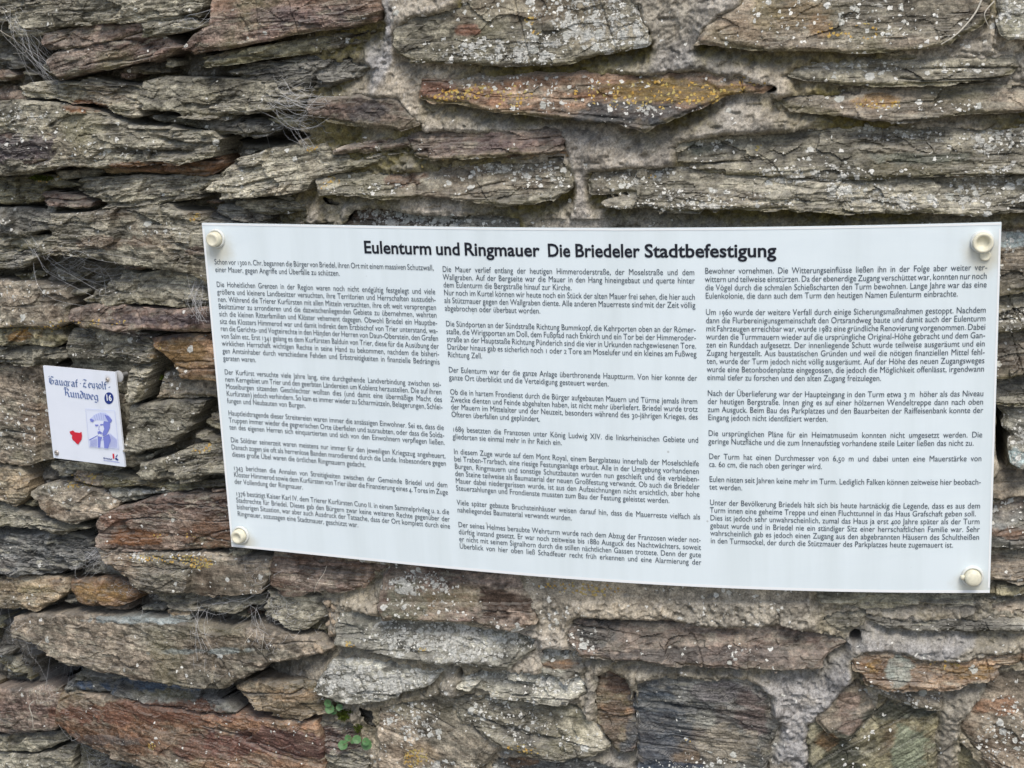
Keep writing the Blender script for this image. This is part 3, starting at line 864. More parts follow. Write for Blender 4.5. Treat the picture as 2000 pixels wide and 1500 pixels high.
def lens(cx, cz, w, h, ang, n=9):
    pts = []
    for i in range(n):
        a = 2 * math.pi * i / n + rnd.uniform(-.2, .2)
        r = rnd.uniform(.82, 1.08)
        x = math.copysign(abs(math.cos(a)) ** .6, math.cos(a)) * w / 2 * r
        z = math.copysign(abs(math.sin(a)) ** .75, math.sin(a)) * h / 2 * r
        pts.append((cx + x * math.cos(ang) - z * math.sin(ang), cz + x * math.sin(ang) + z * math.cos(ang)))
    return pts


def covered(poly):
    P = np.array(poly)
    i0, i1 = max(0, int((P[:, 0].min() - GX0) / C)), min(nx, int((P[:, 0].max() - GX0) / C) + 1)
    j0, j1 = max(0, int((P[:, 1].min() - GZ0) / C)), min(nz_, int((P[:, 1].max() - GZ0) / C) + 1)
    if i1 - i0 < 3 or j1 - j0 < 3:
        return 1.0
    X, Z = np.meshgrid(gx[i0:i1:3], gz[j0:j1:3])
    ins = sdf(poly, X, Z) > 0
    cv = DST[j0:j1:3, i0:i1:3] > -0.001
    return (ins & cv).sum() / max(1, ins.sum())


count = 0
for t in range(2600):
    px, py = rnd.uniform(-80, 660), rnd.uniform(-60, 1560)
    if any(((px - h[0]) / (h[2] + 34)) ** 2 + ((py - h[1]) / (h[3] + 10)) ** 2 < 1 for h in HOLES):
        continue
    if px > 560 and rnd.random() < .75:
        continue
    cx, cz = wpt(px, py)
    big = t < 900
    w, h = (rnd.uniform(.045, .11), rnd.uniform(.012, .026)) if big else (rnd.uniform(.02, .05), rnd.uniform(.006, .013))
    pl = lens(cx, cz, w, h, rnd.uniform(-.25, .12))
    if covered(pl) > (.22 if big else .3):
        continue
    add_stone(pl, rnd.choice('gggdodpk'), rnd.uniform(-.008, .010), rnd.uniform(-8, 10), rnd.uniform(.5, 1), rnd.uniform(.02, .1), rnd.choice((0, 0, .3)), seed)
    seed += 1
    count += 1
    if count > 88:
        break
# margin slabs just outside the frame
count = 0
for t in range(5000):
    cx, cz = rnd.uniform(GX0, GX1), rnd.uniform(GZ0, GZ1)
    qx, qy = project(onwall(cx, cz, 0.01))
    if -75 < qx < 2055 and -45 < qy < 1545:
        continue
    big = t < 2500
    w, h = (rnd.uniform(.10, .26), rnd.uniform(.03, .06)) if big else (rnd.uniform(.04, .10), rnd.uniform(.014, .03))
    pl = lens(cx, cz, w, h, rnd.uniform(-.15, .1))
    if covered(pl) > .12:
        continue
    add_stone(pl, rnd.choice('ggdpokk'), rnd.uniform(.008, .03), rnd.uniform(-6, 8), rnd.uniform(.4, 1), rnd.uniform(.05, .3), rnd.choice((0, .2, .5)), seed, step=2)
    seed += 1
    count += 1
    if count > 60:
        break

# ------------------------------------------------------------------ mortar
X, Z = np.meshgrid(gx, gz)
QX, QY = px_arrays(X, Z)
leftness = 1 - sstep(430, 700, QX + 60 * fbm(X * 6, Z * 6, 60, 3) + np.where(QY > 1180, -40, 0))
leftness = np.maximum(leftness, 0.6 * sstep(1930, 1960, QX) * sstep(430, 500, QY) * (1 - sstep(1150, 1200, QY)))
M = 0.022 + 0.006 * fbm(X * 9, Z * 12, 61, 3) - leftness * 0.037
M += 0.0034 * fbm(X * 55, Z * 70, 62, 3) + 0.0022 * fbm(X * 240, Z * 260, 63, 3)
M += leftness * 0.006 * (np.floor(vn(X * 20, (Z + .02 * fbm(X * 5, Z * 5, 70)) * 110, 64) * 4) / 4 - .5)
peb = vn(X * 330, Z * 330, 65)
mc = np.abs(vn(X * 22, Z * 26, 90) * .7 + vn(X * 70, Z * 80, 91) * .3 - .5)
M -= .004 * np.exp(-(mc / .018) ** 2) * sstep(.5, .62, vn(X * 12, Z * 12, 92))
f3, c3_ = facets(X * 60, Z * 75, 93)
M += .0026 * f3 * sstep(.35, .6, vn(X * 16, Z * 16, 94))
M -= .004 * sstep(.70, .80, vn(X * 120, Z * 130, 95))
M += 0.0016 * sstep(0.72, 0.9, peb)
wob = fbm(X * 30, Z * 30, 66, 3)
hole = np.zeros(X.shape)
for (x, y, rx, ry, dp) in HOLES:
    e = 1 - ((QX - x) / rx) ** 2 - ((QY - y) / ry) ** 2 + .8 * wob
    f = sstep(-.3, .5, e)
    M = M - f * dp
    hole = np.maximum(hole, f)
# overhang: cells with stone just above
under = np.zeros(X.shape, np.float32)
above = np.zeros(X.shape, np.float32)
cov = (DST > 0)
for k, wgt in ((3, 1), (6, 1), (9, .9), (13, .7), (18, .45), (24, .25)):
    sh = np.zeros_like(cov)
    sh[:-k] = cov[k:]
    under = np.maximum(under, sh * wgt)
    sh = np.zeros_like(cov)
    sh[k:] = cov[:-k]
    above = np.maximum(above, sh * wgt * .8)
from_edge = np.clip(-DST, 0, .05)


def blur(a, r):
    for ax in (0, 1):
        c = np.cumsum(np.pad(a, [(r + 1, r) if i == ax else (0, 0) for i in (0, 1)], mode='edge'), axis=ax)
        n = 2 * r + 1
        a = (np.take(c, range(n, c.shape[ax]), ax) - np.take(c, range(0, c.shape[ax] - n), ax)) / n
    return a


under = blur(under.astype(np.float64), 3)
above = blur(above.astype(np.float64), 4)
M -= 0.0135 * under ** 1.3 * (1 - hole)
M += 0.009 * above * (1 - leftness * .6) * (1 - hole)
beh = (QX > 385) & (QX < 1965) & (QY > 425) & (QY < 1170)
M = np.where(beh, np.minimum(M, 0.020), M)
M = np.maximum(M, -0.085)
grey = sstep(-.2, .6, 1 - ((QX - 1560) / 150) ** 2 - ((QY - 1390) / 130) ** 2 + wob) + sstep(-.2, .6, 1 - ((QX - 1780) / 120) ** 2 - ((QY - 1245) / 34) ** 2 + wob) + sstep(-.2, .6, 1 - ((QX - 745) / 30) ** 2 - ((QY - 80) / 110) ** 2 + wob)
near_front = (QX > 440) & (QX < 1900) & (QY > 500) & (QY < 1080)
mask = (DST < 0.006)
infr = (QX > -44) & (QX < 2044) & (QY > -44) & (QY < 1544)
hid = (QX > 480) & (QX < 1890) & (QY > 520) & (QY < 1050)
used, F = grid_faces(mask & infr & ~hid)
V = wall_verts(X, Z, M)[used]
c = sstep(.35, .65, .5 + .5 * fbm(X * 12, Z * 14, 71, 4))[..., None]
cool = sstep(.45, .75, .5 + .5 * fbm(X * 5, Z * 7, 72, 3))[..., None]
T = np.array((0.34, 0.305, 0.255)) * c + np.array((0.225, 0.210, 0.185)) * (1 - c)
cool = np.clip(cool * .6 + grey[..., None], 0, 1)
T = T * (1 - .75 * cool) + np.array((0.245, 0.250, 0.275)) * .75 * cool
T = T * (0.55 + 0.55 * vn(X * 150, Z * 150, 73) + .45 * vn(X * 420, Z * 420, 82))[..., None] * np.array((1.04, 1.0, .9))
bl = sstep(.5, .75, vn(X * 30, Z * 36, 83) * .6 + vn(X * 90, Z * 110, 84) * .4)[..., None]
T = T * (1 - .32 * bl) * (1 + .22 * f3)[..., None] * 1.20
dk = np.array((0.078, 0.072, 0.060)) * (0.6 + 0.9 * vn(X * 50, Z * 200, 74))[..., None]
lf = np.clip(leftness * 1.0, 0, 1)[..., None] * .9
T = T * (1 - lf) + dk * lf
sp = sstep(.80, .9, vn(X * 240, Z * 240, 75))[..., None] * .5
T = T * (1 - sp) + np.array((0.10, 0.085, 0.07)) * sp
sp = sstep(.82, .92, vn(X * 210, Z * 210, 76))[..., None] * .5
T = T * (1 - sp) + np.array((0.46, 0.42, 0.36)) * sp
ms = (np.clip(under * 1.15, 0, 1) * sstep(.15, .5, .5 + .5 * fbm(X * 9, Z * 12, 77, 3)) * (1 - leftness * .7) * (1 - .65 * sstep(900, 1150, QY)))[..., None]   # moss film in the damp joints, with shade beneath the stones painted in
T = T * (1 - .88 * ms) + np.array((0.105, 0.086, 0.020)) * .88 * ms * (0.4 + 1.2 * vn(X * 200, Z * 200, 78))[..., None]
T = T * (1 - .6 * hole[..., None]) + np.array((0.05, 0.045, 0.038)) * .6 * hole[..., None]  # shade of the crevices put into the mortar colour
Yl = np.zeros(X.shape)
for (x, y, rx, ry, ps) in YEL:
    e = 1 - ((QX - x) / rx) ** 2 - ((QY - y) / ry) ** 2 + .6 * wob
    Yl = np.maximum(Yl, sstep(-.3, .4, e) * ps * .7)
lk = (1 - hole) * (1 - .85 * leftness) * (1 - under)
G = np.stack([(.02 + .16 * sstep(.5, .8, vn(X * 12, Z * 12, 79))) * lk, Yl, np.full(X.shape, .7)], -1)
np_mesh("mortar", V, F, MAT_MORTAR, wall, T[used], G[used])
k4 = (slice(None, None, 3), slice(None, None, 3))
outer = ~((QX > -40) & (QX < 2040) & (QY > -40) & (QY < 1540)) | ((QX > 470) & (QX < 1900) & (QY > 510) & (QY < 1060))
used, F = grid_faces((mask & outer)[k4])
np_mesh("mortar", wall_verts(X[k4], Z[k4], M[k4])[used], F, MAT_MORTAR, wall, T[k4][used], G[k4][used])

# the rest of the tower wall round the detailed part, coarser
def coarse(x0, x1, z0, z1, c=.006):
    X, Z = np.meshgrid(np.arange(x0, x1 + c, c), np.arange(z0, z1 + c, c))
    h = -.006 + .012 * fbm(X * 9, Z * 22, 80, 4)
    m = np.ones(X.shape, bool)
    used, F = grid_faces(m)
    T = np.array((0.20, 0.18, 0.15)) * (0.6 + .8 * vn(X * 9, Z * 60, 81))[..., None]
    G = np.stack([X * 0 + .1, X * 0, X * 0 + .6], -1)
    return wall_verts(X, Z, h)[used], F, T[used], G[used]


bits = [coarse(-2.0, GX0 + .02, -1.2, 1.5, .016), coarse(GX1 - .02, 1.6, -1.2, 1.5, .016), coarse(GX0 + .02, GX1 - .02, GZ1 - .02, 1.5, .016), coarse(GX0 + .02, GX1 - .02, -1.2, GZ0 + .02, .016)]
off = 0
Vs, Fs, Ts, Gs = [], [], [], []
for v, f, t_, g in bits:
    Vs.append(v)
    Fs.append(f + off)
    Ts.append(t_)
    Gs.append(g)
    off += len(v)
np_mesh("wall_face", np.concatenate(Vs), np.concatenate(Fs), MAT_MORTAR, wall, np.concatenate(Ts), np.concatenate(Gs))
XX, ZZ = np.meshgrid(np.arange(-2.0, 1.65, .05), np.arange(-1.2, 1.55, .05))
used, F = grid_faces(np.ones(XX.shape, bool))
np_mesh("wall_core", wall_verts(XX, ZZ, XX * 0 - .092)[used], F, MAT_MORTAR, wall, np.tile(np.array((.06, .055, .045)), (used.sum(), 1)), np.tile(np.array((0., 0., .6)), (used.sum(), 1)))
# larger slabs on the coarse part
for t in range(26):
    side = rnd.choice('lrtb')
    if side == 'l':
        cx, cz = rnd.uniform(-1.9, GX0 - .05), rnd.uniform(-1.1, 1.4)
    elif side == 'r':
        cx, cz = rnd.uniform(GX1 + .05, 1.5), rnd.uniform(-1.1, 1.4)
    elif side == 't':
        cx, cz = rnd.uniform(GX0, GX1), rnd.uniform(GZ1 + .03, 1.4)
    else:
        cx, cz = rnd.uniform(GX0, GX1), rnd.uniform(-1.12, GZ0 - .03)
    if any(abs(cx - q[0]) < .17 and abs(cz - q[1]) < .05 for q in NB[1:]):
        continue
    NB = NB + ((cx, cz),)
    add_stone(lens(cx, cz, rnd.uniform(.16, .3), rnd.uniform(.05, .085), rnd.uniform(-.1, .1)), rnd.choice('ggdpok'), rnd.uniform(.006, .022), rnd.uniform(-6, 6), .6, .15, .3, seed, cell=.005, fine=False)
    seed += 1
for o in list(COL.objects):
    if o.parent is wall:
        o.matrix_parent_inverse = Matrix.Translation(-wall.location)

# ------------------------------------------------------------------ ground in front of the wall
MG = NT("gravel_path")
tcg = MG.n("ShaderNodeTexCoord").outputs["Object"]
MG.l(MG.mix(MG.noise(40, tcg, 6, .7), (0.16, 0.15, 0.13), (0.34, 0.31, 0.27)), MG.b.inputs["Base Color"])
MG.b.inputs["Roughness"].default_value = .9
MG.l(MG.bump(MG.noise(120, tcg, 4, .7), .6, .01), MG.b.inputs["Normal"])
g = mesh_obj("ground", [(-60, -120, -1.15), (60, -120, -1.15), (60, 3, -1.15), (-60, 3, -1.15)], [(0, 1, 2, 3)], MG.m)
tag(g, kind="structure")

# ------------------------------------------------------------------ the big panel
K0, K1, K2, TW = 0.3669568, 0.5872474, -1.5489184, -0.05488555
PW, PH = 1.0, 0.447429


def sheet(u, v, off=0.0):
    n = 20
    t = (np.arange(n) + .5) / n * u
    a = K0 * t + K1 * t * t / 2 + K2 * t ** 3 / 3
    th = K0 * u + K1 * u * u / 2 + K2 * u ** 3 / 3
    x = np.cos(a).sum() * u / n
    y = np.sin(a).sum() * u / n + TW * u * v
    return np.array([x + math.sin(th) * off, y - math.cos(th) * off, v])


TU = np.linspace(-.52, .52, 521)
TA = np.array([sheet(u, 0) for u in TU])
TTH = K0 * TU + K1 * TU ** 2 / 2 + K2 * TU ** 3 / 3


def sheet_v(U, V_, off):
    """vectorised sheet()"""
    x = np.interp(U, TU, TA[:, 0])
    y = np.interp(U, TU, TA[:, 1]) + TW * U * V_
    th = np.interp(U, TU, TTH)
    return np.stack([x + np.sin(th) * off, y - np.cos(th) * off, V_], -1)


def px2uv(px, py):
    u, v = 0.0, 0.0
    for _ in range(12):
        a = np.array(project(sheet(u, v)))
        b = np.array(project(sheet(u + 1e-4, v)))
        c_ = np.array(project(sheet(u, v + 1e-4)))
        J = np.stack([(b - a) / 1e-4, (c_ - a) / 1e-4], 1)
        s_ = np.linalg.solve(J, np.array([px, py]) - a)
        u += s_[0]
        v += s_[1]
    return u, v


panel = empty("information_board", tuple(sheet(0, -PH / 2)))
tag(panel, "large white curved information board with black German text, bolted to the slate wall", "sign")
caps_px = [(423.5, 465.5), (471, 1044), (1918.5, 472.5), (1898.7, 1125)]
caps_uv = [px2uv(*p) for p in caps_px]
stains = []
for (u, v) in caps_uv:
    P = sheet(u + .001, v - .016)
    stains.append((P[0], P[1], P[2], .030, .60, (0.50, 0.44, 0.28)))
P = sheet(*px2uv(1880, 510))
MAT_SHEET = sheet_material("white_sheet", (0.770, 0.842, 0.850), stains)
nu, nv_ = 80, 20
vs, fs = [], []
TH = 0.0035
for off in (0.0, -TH):
    for j in range(nv_ + 1):
        for i in range(nu + 1):
            vs.append(sheet((i / nu - .5) * PW, (j / nv_ - .5) * PH, off))
n1 = (nu + 1) * (nv_ + 1)
for j in range(nv_):
    for i in range(nu):
        a = j * (nu + 1) + i
        fs.append((a, a + 1, a + nu + 2, a + nu + 1))
        fs.append((n1 + a, n1 + a + nu + 1, n1 + a + nu + 2, n1 + a + 1))
for i in range(nu):
    for j in (0, nv_):
        a = j * (nu + 1) + i
        fs.append((a, a + n1, a + 1 + n1, a + 1) if j == 0 else (a, a + 1, a + 1 + n1, a + n1))
for j in range(nv_):
    for i in (0, nu):
        a = j * (nu + 1) + i
        b = a + nu + 1
        fs.append((a, b, b + n1, a + n1) if i == 0 else (a, a + n1, b + n1, b))
pl_o = mesh_obj("panel", vs, fs, MAT_SHEET, panel)
# pale rim strips; the top one paints in the edge's highlight line
MAT_RIM = simple("pale_rim", (0.86, 0.87, 0.85), .5)


def strip(pts_uv, wd, off, name, mat, parent):
    """thin ribbon following the sheet"""
    V_, F_ = [], []
    for i, (u, v, nu_, nv__) in enumerate(pts_uv):
        V_.append(sheet(u, v, off))
        V_.append(sheet(u + nu_ * wd, v + nv__ * wd, off))
    for i in range(len(pts_uv) - 1):
        F_.append((2 * i, 2 * i + 1, 2 * i + 3, 2 * i + 2))
    return mesh_obj(name, V_, F_, mat, parent)


e = .0004
strip([((i / 60 - .5) * (PW - 2 * e), PH / 2 - e, 0, -1) for i in range(61)], .0022, .0004, "pale_edge", MAT_RIM, panel)
strip([((i / 60 - .5) * (PW - 2 * e), -PH / 2 + e, 0, 1) for i in range(61)], .0035, .0004, "pale_edge", MAT_RIM, panel)
strip([(-PW / 2 + e, (j / 20 - .5) * (PH - .014), 1, 0) for j in range(21)], .0030, .0004, "pale_edge", MAT_RIM, panel)
strip([(PW / 2 - e, (j / 20 - .5) * (PH - .014), -1, 0) for j in range(21)], .0022, .0004, "pale_edge", MAT_RIM, panel)

# ------------------------------------------------------------------ lettering
GLY = {}
fc = bpy.data.curves.new("lettering_source", 'FONT')
fo = bpy.data.objects.new("lettering_source", fc)
COL.objects.link(fo)
fc.resolution_u = 3


def _eval(s):
    fc.body = s
    bpy.context.view_layer.update()
    dg = bpy.context.evaluated_depsgraph_get()
    ev = fo.evaluated_get(dg)
    m = ev.to_mesh()
    V_ = np.array([v.co[:2] for v in m.vertices]) if len(m.vertices) else np.zeros((0, 2))
    F_ = [tuple(p.vertices) for p in m.polygons]
    ev.to_mesh_clear()
    return V_, F_


def build_glyphs(chars, offset):
    fc.offset = offset
    base = _eval("HH")[0][:, 0].max()
    tab = {}
    for ch in chars:
        if ch == ' ':
            V_ = _eval("H H")[0]
            tab[ch] = (np.zeros((0, 2)), [], V_[:, 0].max() - base)
            continue
        V_, F_ = _eval(ch)
        adv = _eval("H" + ch + "H")[0][:, 0].max() - base
        # old-style figures as on the sign
        if ch in '012' and offset < .02:
            V_ = V_ * np.array((.92, .70))
            adv *= .92
        elif ch in '34579' and offset < .02:
            V_ = (V_ - np.array((0, .21))) * np.array((.9, .96))
            adv *= .92
        tab[ch] = (V_, F_, adv)
    return tab


def text_w(s, tab):
    return sum(tab[c_][2] for c_ in s)


def lay_text(items, tab, to3d, name, mat, parent):
    """items: (string, u0, v0, sx, sy, extra_word_space, tracking)"""
    Vs_, Fs_ = [], []
    n = 0
    for (s_, u0, v0, sx, sy, ws, tr) in items:
        x = u0
        for ch in s_:
            V_, F_, adv = tab[ch]
            if len(V_):
                Vs_.append(np.stack([x + V_[:, 0] * sx, v0 + V_[:, 1] * sy], -1))
                Fs_ += [tuple(i + n for i in f) for f in F_]
                n += len(V_)
            x += adv * sx + tr + (ws if ch == ' ' else 0)
    UV = np.concatenate(Vs_)
    return mesh_obj(name, to3d(UV), Fs_, mat, parent)


MAT_INK = simple("black_print", (0.012, 0.014, 0.022), .45, .3)
MAT_INK2 = simple("grey_black_print", (0.072, 0.092, 0.112), .5, .3)

COLS = [
 [  # left column: (baseline y in the photo, text, justified)
  (516,"Schon vor 1300 n. Chr. begannen die Bürger von Briedel, ihren Ort mit einem massiven Schutzwall,",1),
  (531,"einer Mauer, gegen Angriffe und Überfälle zu schützen.",0),
  None,
  (560,"Die Hoheitlichen Grenzen in der Region waren noch nicht endgültig festgelegt und viele",1),
  (574.5,"größere und kleinere Landbesitzer versuchten, ihre Territorien und Herrschaften auszudeh-",1),
  (589,"nen. Während die Trierer Kurfürsten mit allen Mitteln versuchten, ihre oft weit versprengten",1),
  (603,"Besitztümer zu arrondieren und die dazwischenliegenden Gebiete zu übernehmen, wehrten",1),
  (617.5,"sich die kleinen Ritterfamilien und Klöster vehement dagegen. Obwohl Briedel ein Hauptbe-",1),
  (632,"sitz des Klosters Himmerod war und damit indirekt dem Erzbischof von Trier unterstand, wa-",1),
  (646,"ren die Gerichts- und Vogteirechte in den Händen der Herren von Daun-Oberstein, den Grafen",1),
  (660.5,"von Salm etc. Erst 1341 gelang es dem Kurfürsten Balduin von Trier, diese für die Ausübung der",1),
  (675,"wirklichen Herrschaft wichtigen Rechte in seine Hand zu bekommen, nachdem die bisheri-",1),
  (689.5,"gen Amtsinhaber durch verschiedene Fehden und Erbstreitigkeiten in finanzielle Bedrängnis",1),
  (704,"geraten waren.",0),
  None,
  (731,"Der Kurfürst versuchte viele Jahre lang, eine durchgehende Landverbindung zwischen sei-",1),
  (745,"nem Kerngebiet um Trier und den geerbten Ländereien um Koblenz herzustellen. Die auf ihren",1),
  (759,"Moselburgen sitzenden Geschlechter wollten dies (und damit eine übermäßige Macht des",1),
  (773,"Kurfürsten) jedoch verhindern. So kam es immer wieder zu Scharmützeln, Belagerungen, Schlei-",1),
  (787,"fungen und Neubauten von Burgen.",0),
  None,
  (811,"Hauptleidtragende dieser Streitereien waren immer die ansässigen Einwohner. Sei es, dass die",1),
  (825,"Truppen immer wieder die gegnerischen Orte überfielen und ausraubten, oder dass die Solda-",1),
  (838.5,"ten des eigenen Herren sich einquartierten und sich von den Einwohnern verpflegen ließen.",1),
  None,
  (863.5,"Die Söldner seinerzeit waren meistens nur immer für den jeweiligen Kriegszug angeheuert.",1),
  (877.5,"Danach zogen sie oft als herrenlose Banden marodierend durch die Lande. Insbesondere gegen",1),
  (891.5,"dieses große Übel waren die örtlichen Ringmauern gedacht.",0),
  None,
  (917.5,"1343 berichten die Annalen von Streitigkeiten zwischen der Gemeinde Briedel und dem",1),
  (931,"Kloster Himmerod sowie dem Kurfürsten von Trier über die Finanzierung eines 4. Tores im Zuge",1),
  (944.5,"der Vollendung der Ringmauer.",0),
  None,
  (967.5,"1376 bestätigt Kaiser Karl IV. dem Trierer Kurfürsten Cuno II. in einem Sammelprivileg u. a. die",1),
  (981,"Stadtrechte für Briedel. Dieses gab den Bürgern zwar keine weiteren Rechte gegenüber der",1),
  (994,"bisherigen Situation, war aber auch Ausdruck der Tatsache, dass der Ort komplett durch eine",1),
  (1007.5,"Ringmauer, sozusagen eine Stadtmauer, geschützt war.",0)],
 [
  (530.6,"Die Mauer verlief entlang der heutigen Himmeroderstraße, der Moselstraße und dem",1),
  (545.9,"Wallgraben. Auf der Bergseite war die Mauer in den Hang hineingebaut und querte hinter",1),
  (561,"dem Eulenturm die Bergstraße hinauf zur Kirche.",0),
  (576.2,"Nur noch im Kurtel können wir heute noch ein Stück der alten Mauer frei sehen, die hier auch",1),
  (591.3,"als Stützmauer gegen den Wallgraben diente. Alle anderen Mauerreste sind mit der Zeit völlig",1),
  (606.7,"abgebrochen oder überbaut worden.",0),
  None,
  (636.9,"Die Sündporten an der Sündstraße Richtung Bummkopf, die Kehrporten oben an der Römer-",1),
  (652,"staße, die Wirigsporten am Doll, dem Fußpfad nach Enkirch und ein Tor bei der Himmeroder-",1),
  (667,"straße an der Hauptstaße Richtung Pünderich sind die vier in Urkunden nachgewiesenen Tore.",1),
  (682,"Darüber hinaus gab es sicherlich noch 1 oder 2 Tore am Moselufer und ein kleines am Fußweg",1),
  (697,"Richtung Zell.",0),
  None,
  (726.8,"Der Eulenturm war der die ganze Anlage überthronende Hauptturm. Von hier konnte der",1),
  (741.6,"ganze Ort überblickt und die Verteidigung gesteuert werden.",0),
  None,
  (770,"Ob die in hartem Frondienst durch die Bürger aufgebauten Mauern und Türme jemals ihrem",1),
  (784.6,"Zwecke dienten und Feinde abgehalten haben, ist nicht mehr überliefert. Briedel wurde trotz",1),
  (799.1,"der Mauern im Mittelalter und der Neuzeit, besonders während des 30-jährigen Krieges, des",1),
  (813.7,"Öfteren überfallen und geplündert.",0),
  None,
  (842.4,"1689 besetzten die Franzosen unter König Ludwig XIV. die linksrheinischen Gebiete und",1),
  (857,"gliederten sie einmal mehr in ihr Reich ein.",0),
  None,
  (886.2,"In diesem Zuge wurde auf dem Mont Royal, einem Bergplateau innerhalb der Moselschleife",1),
  (900.6,"bei Traben-Trarbach, eine riesige Festungsanlage erbaut. Alle in der Umgebung vorhandenen",1),
  (915,"Burgen, Ringmauern und sonstige Schutzbauten wurden nun geschleift und die verbleiben-",1),
  (929.2,"den Steine teilweise als Baumaterial der neuen Großfestung verwandt. Ob auch die Briedeler",1),
  (943.3,"Mauer dabei niedergerissen wurde, ist aus den Aufzeichnungen nicht ersichtlich, aber hohe",1),
  (957.4,"Steuerzahlungen und Frondienste mussten zum Bau der Festung geleistet werden.",0),
  None,
  (985.7,"Viele später gebaute Bruchsteinhäuser weisen darauf hin, dass die Mauerreste vielfach als",1),
  (1000,"naheliegendes Baumaterial verwandt wurden.",0),
  None,
  (1028.8,"Der seines Helmes beraubte Wehrturm wurde nach dem Abzug der Franzosen wieder not-",1),
  (1042.8,"dürftig instand gesetzt. Er war noch zeitweise bis 1880 Ausguck des Nachtwächters, soweit",1),
  (1056.8,"er nicht mit seinem Signalhorn durch die stillen nächtlichen Gassen trottete. Denn der gute",1),
  (1070.8,"Überblick von hier oben ließ Schadfeuer recht früh erkennen und eine Alarmierung der",1)],
 [
  (534.3,"Bewohner vornehmen. Die Witterungseinflüsse ließen ihn in der Folge aber weiter ver-",1),
  (550.6,"wittern und teilweise einstürzen. Da der ebenerdige Zugang verschüttet war, konnten nur noch",1),
  (566.8,"die Vögel durch die schmalen Schießscharten den Turm bewohnen. Lange Jahre war das eine",1),
  (582.9,"Eulenkolonie, die dann auch dem Turm den heutigen Namen Eulenturm einbrachte.",0),
  None,
  (614.8,"Um 1960 wurde der weitere Verfall durch einige Sicherungsmaßnahmen gestoppt. Nachdem",1),
  (630.8,"dann die Flurbereinigunsgemeinschaft den Ortsrandweg baute und damit auch der Eulenturm",1),
  (646.7,"mit Fahrzeugen erreichbar war, wurde 1982 eine gründliche Renovierung vorgenommen. Dabei",1),
  (662.6,"wurden die Turmmauern wieder auf die ursprüngliche Original-Höhe gebracht und dem Gan-",1),
  (678.4,"zen ein Runddach aufgesetzt. Der innenliegende Schutt wurde teilweise ausgeräumt und ein",1),
  (694.3,"Zugang hergestellt. Aus baustatischen Gründen und weil die nötigen finanziellen Mittel fehl-",1),
  (710.2,"ten, wurde der Turm jedoch nicht völlig ausgeräumt. Auf der Höhe des neuen Zugangsweges",1),
  (726.1,"wurde eine Betonbodenplatte eingegossen, die jedoch die Möglichkeit offenlässt, irgendwann",1),
  (741.9,"einmal tiefer zu forschen und den alten Zugang freizulegen.",0),
  None,
  (772.8,"Nach der Überlieferung war der Haupteingang in den Turm etwa 3 m  höher als das Niveau",1),
  (788.6,"der heutigen Bergstraße. Innen ging es auf einer hölzernen Wendeltreppe dann nach oben",1),
  (804.4,"zum Ausguck. Beim Bau des Parkplatzes und den Bauarbeiten der Raiffeisenbank konnte der",1),
  (820,"Eingang jedoch nicht identifiziert werden.",0),
  None,
  (850.9,"Die ursprünglichen Pläne für ein Heimatmuseum konnten nicht umgesetzt werden. Die",1),
  (866.5,"geringe Nutzfläche und die zum Innenaufstieg vorhandene steile Leiter ließen das nicht zu.",0),
  None,
  (896,"Der Turm hat einen Durchmesser von 6,50 m und dabei unten eine Mauerstärke von",1),
  (911.4,"ca. 60 cm, die nach oben geringer wird.",0),
  None,
  (940.6,"Eulen nisten seit Jahren keine mehr im Turm. Lediglich Falken können zeitweise hier beobach-",1),
  (955.6,"tet werden.",0),
  None,
  (986,"Unter der Bevölkerung Briedels hält sich bis heute hartnäckig die Legende, dass es aus dem",1),
  (1000.9,"Turm innen eine geheime Treppe und einen Fluchttunnel in das Haus Grafschaft geben soll.",0),
  (1015.8,"Dies ist jedoch sehr unwahrscheinlich, zumal das Haus ja erst 400 Jahre später als der Turm",1),
  (1030.7,"gebaut wurde und in Briedel nie ein ständiger Sitz einer herrschaftlichen Familie war. Sehr",1),
  (1045.5,"wahrscheinlich gab es jedoch einen Zugang aus den abgebrannten Häusern des Schultheißen",1),
  (1060.3,"in den Turmsockel, der durch die Stützmauer des Parkplatzes heute zugemauert ist.",0)],
]
CU = [(-0.48582, -0.16697), (-0.15570, 0.15948), (0.17119, 0.48623)]
chars = sorted(set("".join(l[1] for c_ in COLS for l in c_ if l)) | {' '})
tab = build_glyphs(chars, 0.0)
EM = .0104
SX = .0084
for ci, col_ in enumerate(COLS):
    u0, u1 = CU[ci]
    para = []

    def flush():
        if para:
            lay_text(para, tab, lambda UV: sheet_v(UV[:, 0], UV[:, 1], .0006), "text_block", MAT_INK2, panel)
            para.clear()
    for ln_ in col_:
        if ln_ is None:
            flush()
            continue
        y, s_, just = ln_
        # the column's left edge, at that height
        v = 0.0
        for _ in range(6):
            qx, qy = project(sheet(u0, v))
            q2 = project(sheet(u0, v + 1e-3))
            v += (y - qy) / (q2[1] - qy) * 1e-3
        wn_ = text_w(s_, tab)
        sx, ws, tr = SX, 0.0, 0.0
        if just or wn_ * SX > (u1 - u0):
            gap = (u1 - u0) - wn_ * SX
            nsp = s_.count(' ')
            sp_w = tab[' '][2] * SX
            if gap < -nsp * sp_w * .35:
                ws = -sp_w * .35
                sx = SX * ((u1 - u0) - ws * nsp) / (wn_ * SX)
            else:
                ws = gap / max(1, nsp)
        para.append((s_, u0, v, sx, EM, ws, tr))
    flush()
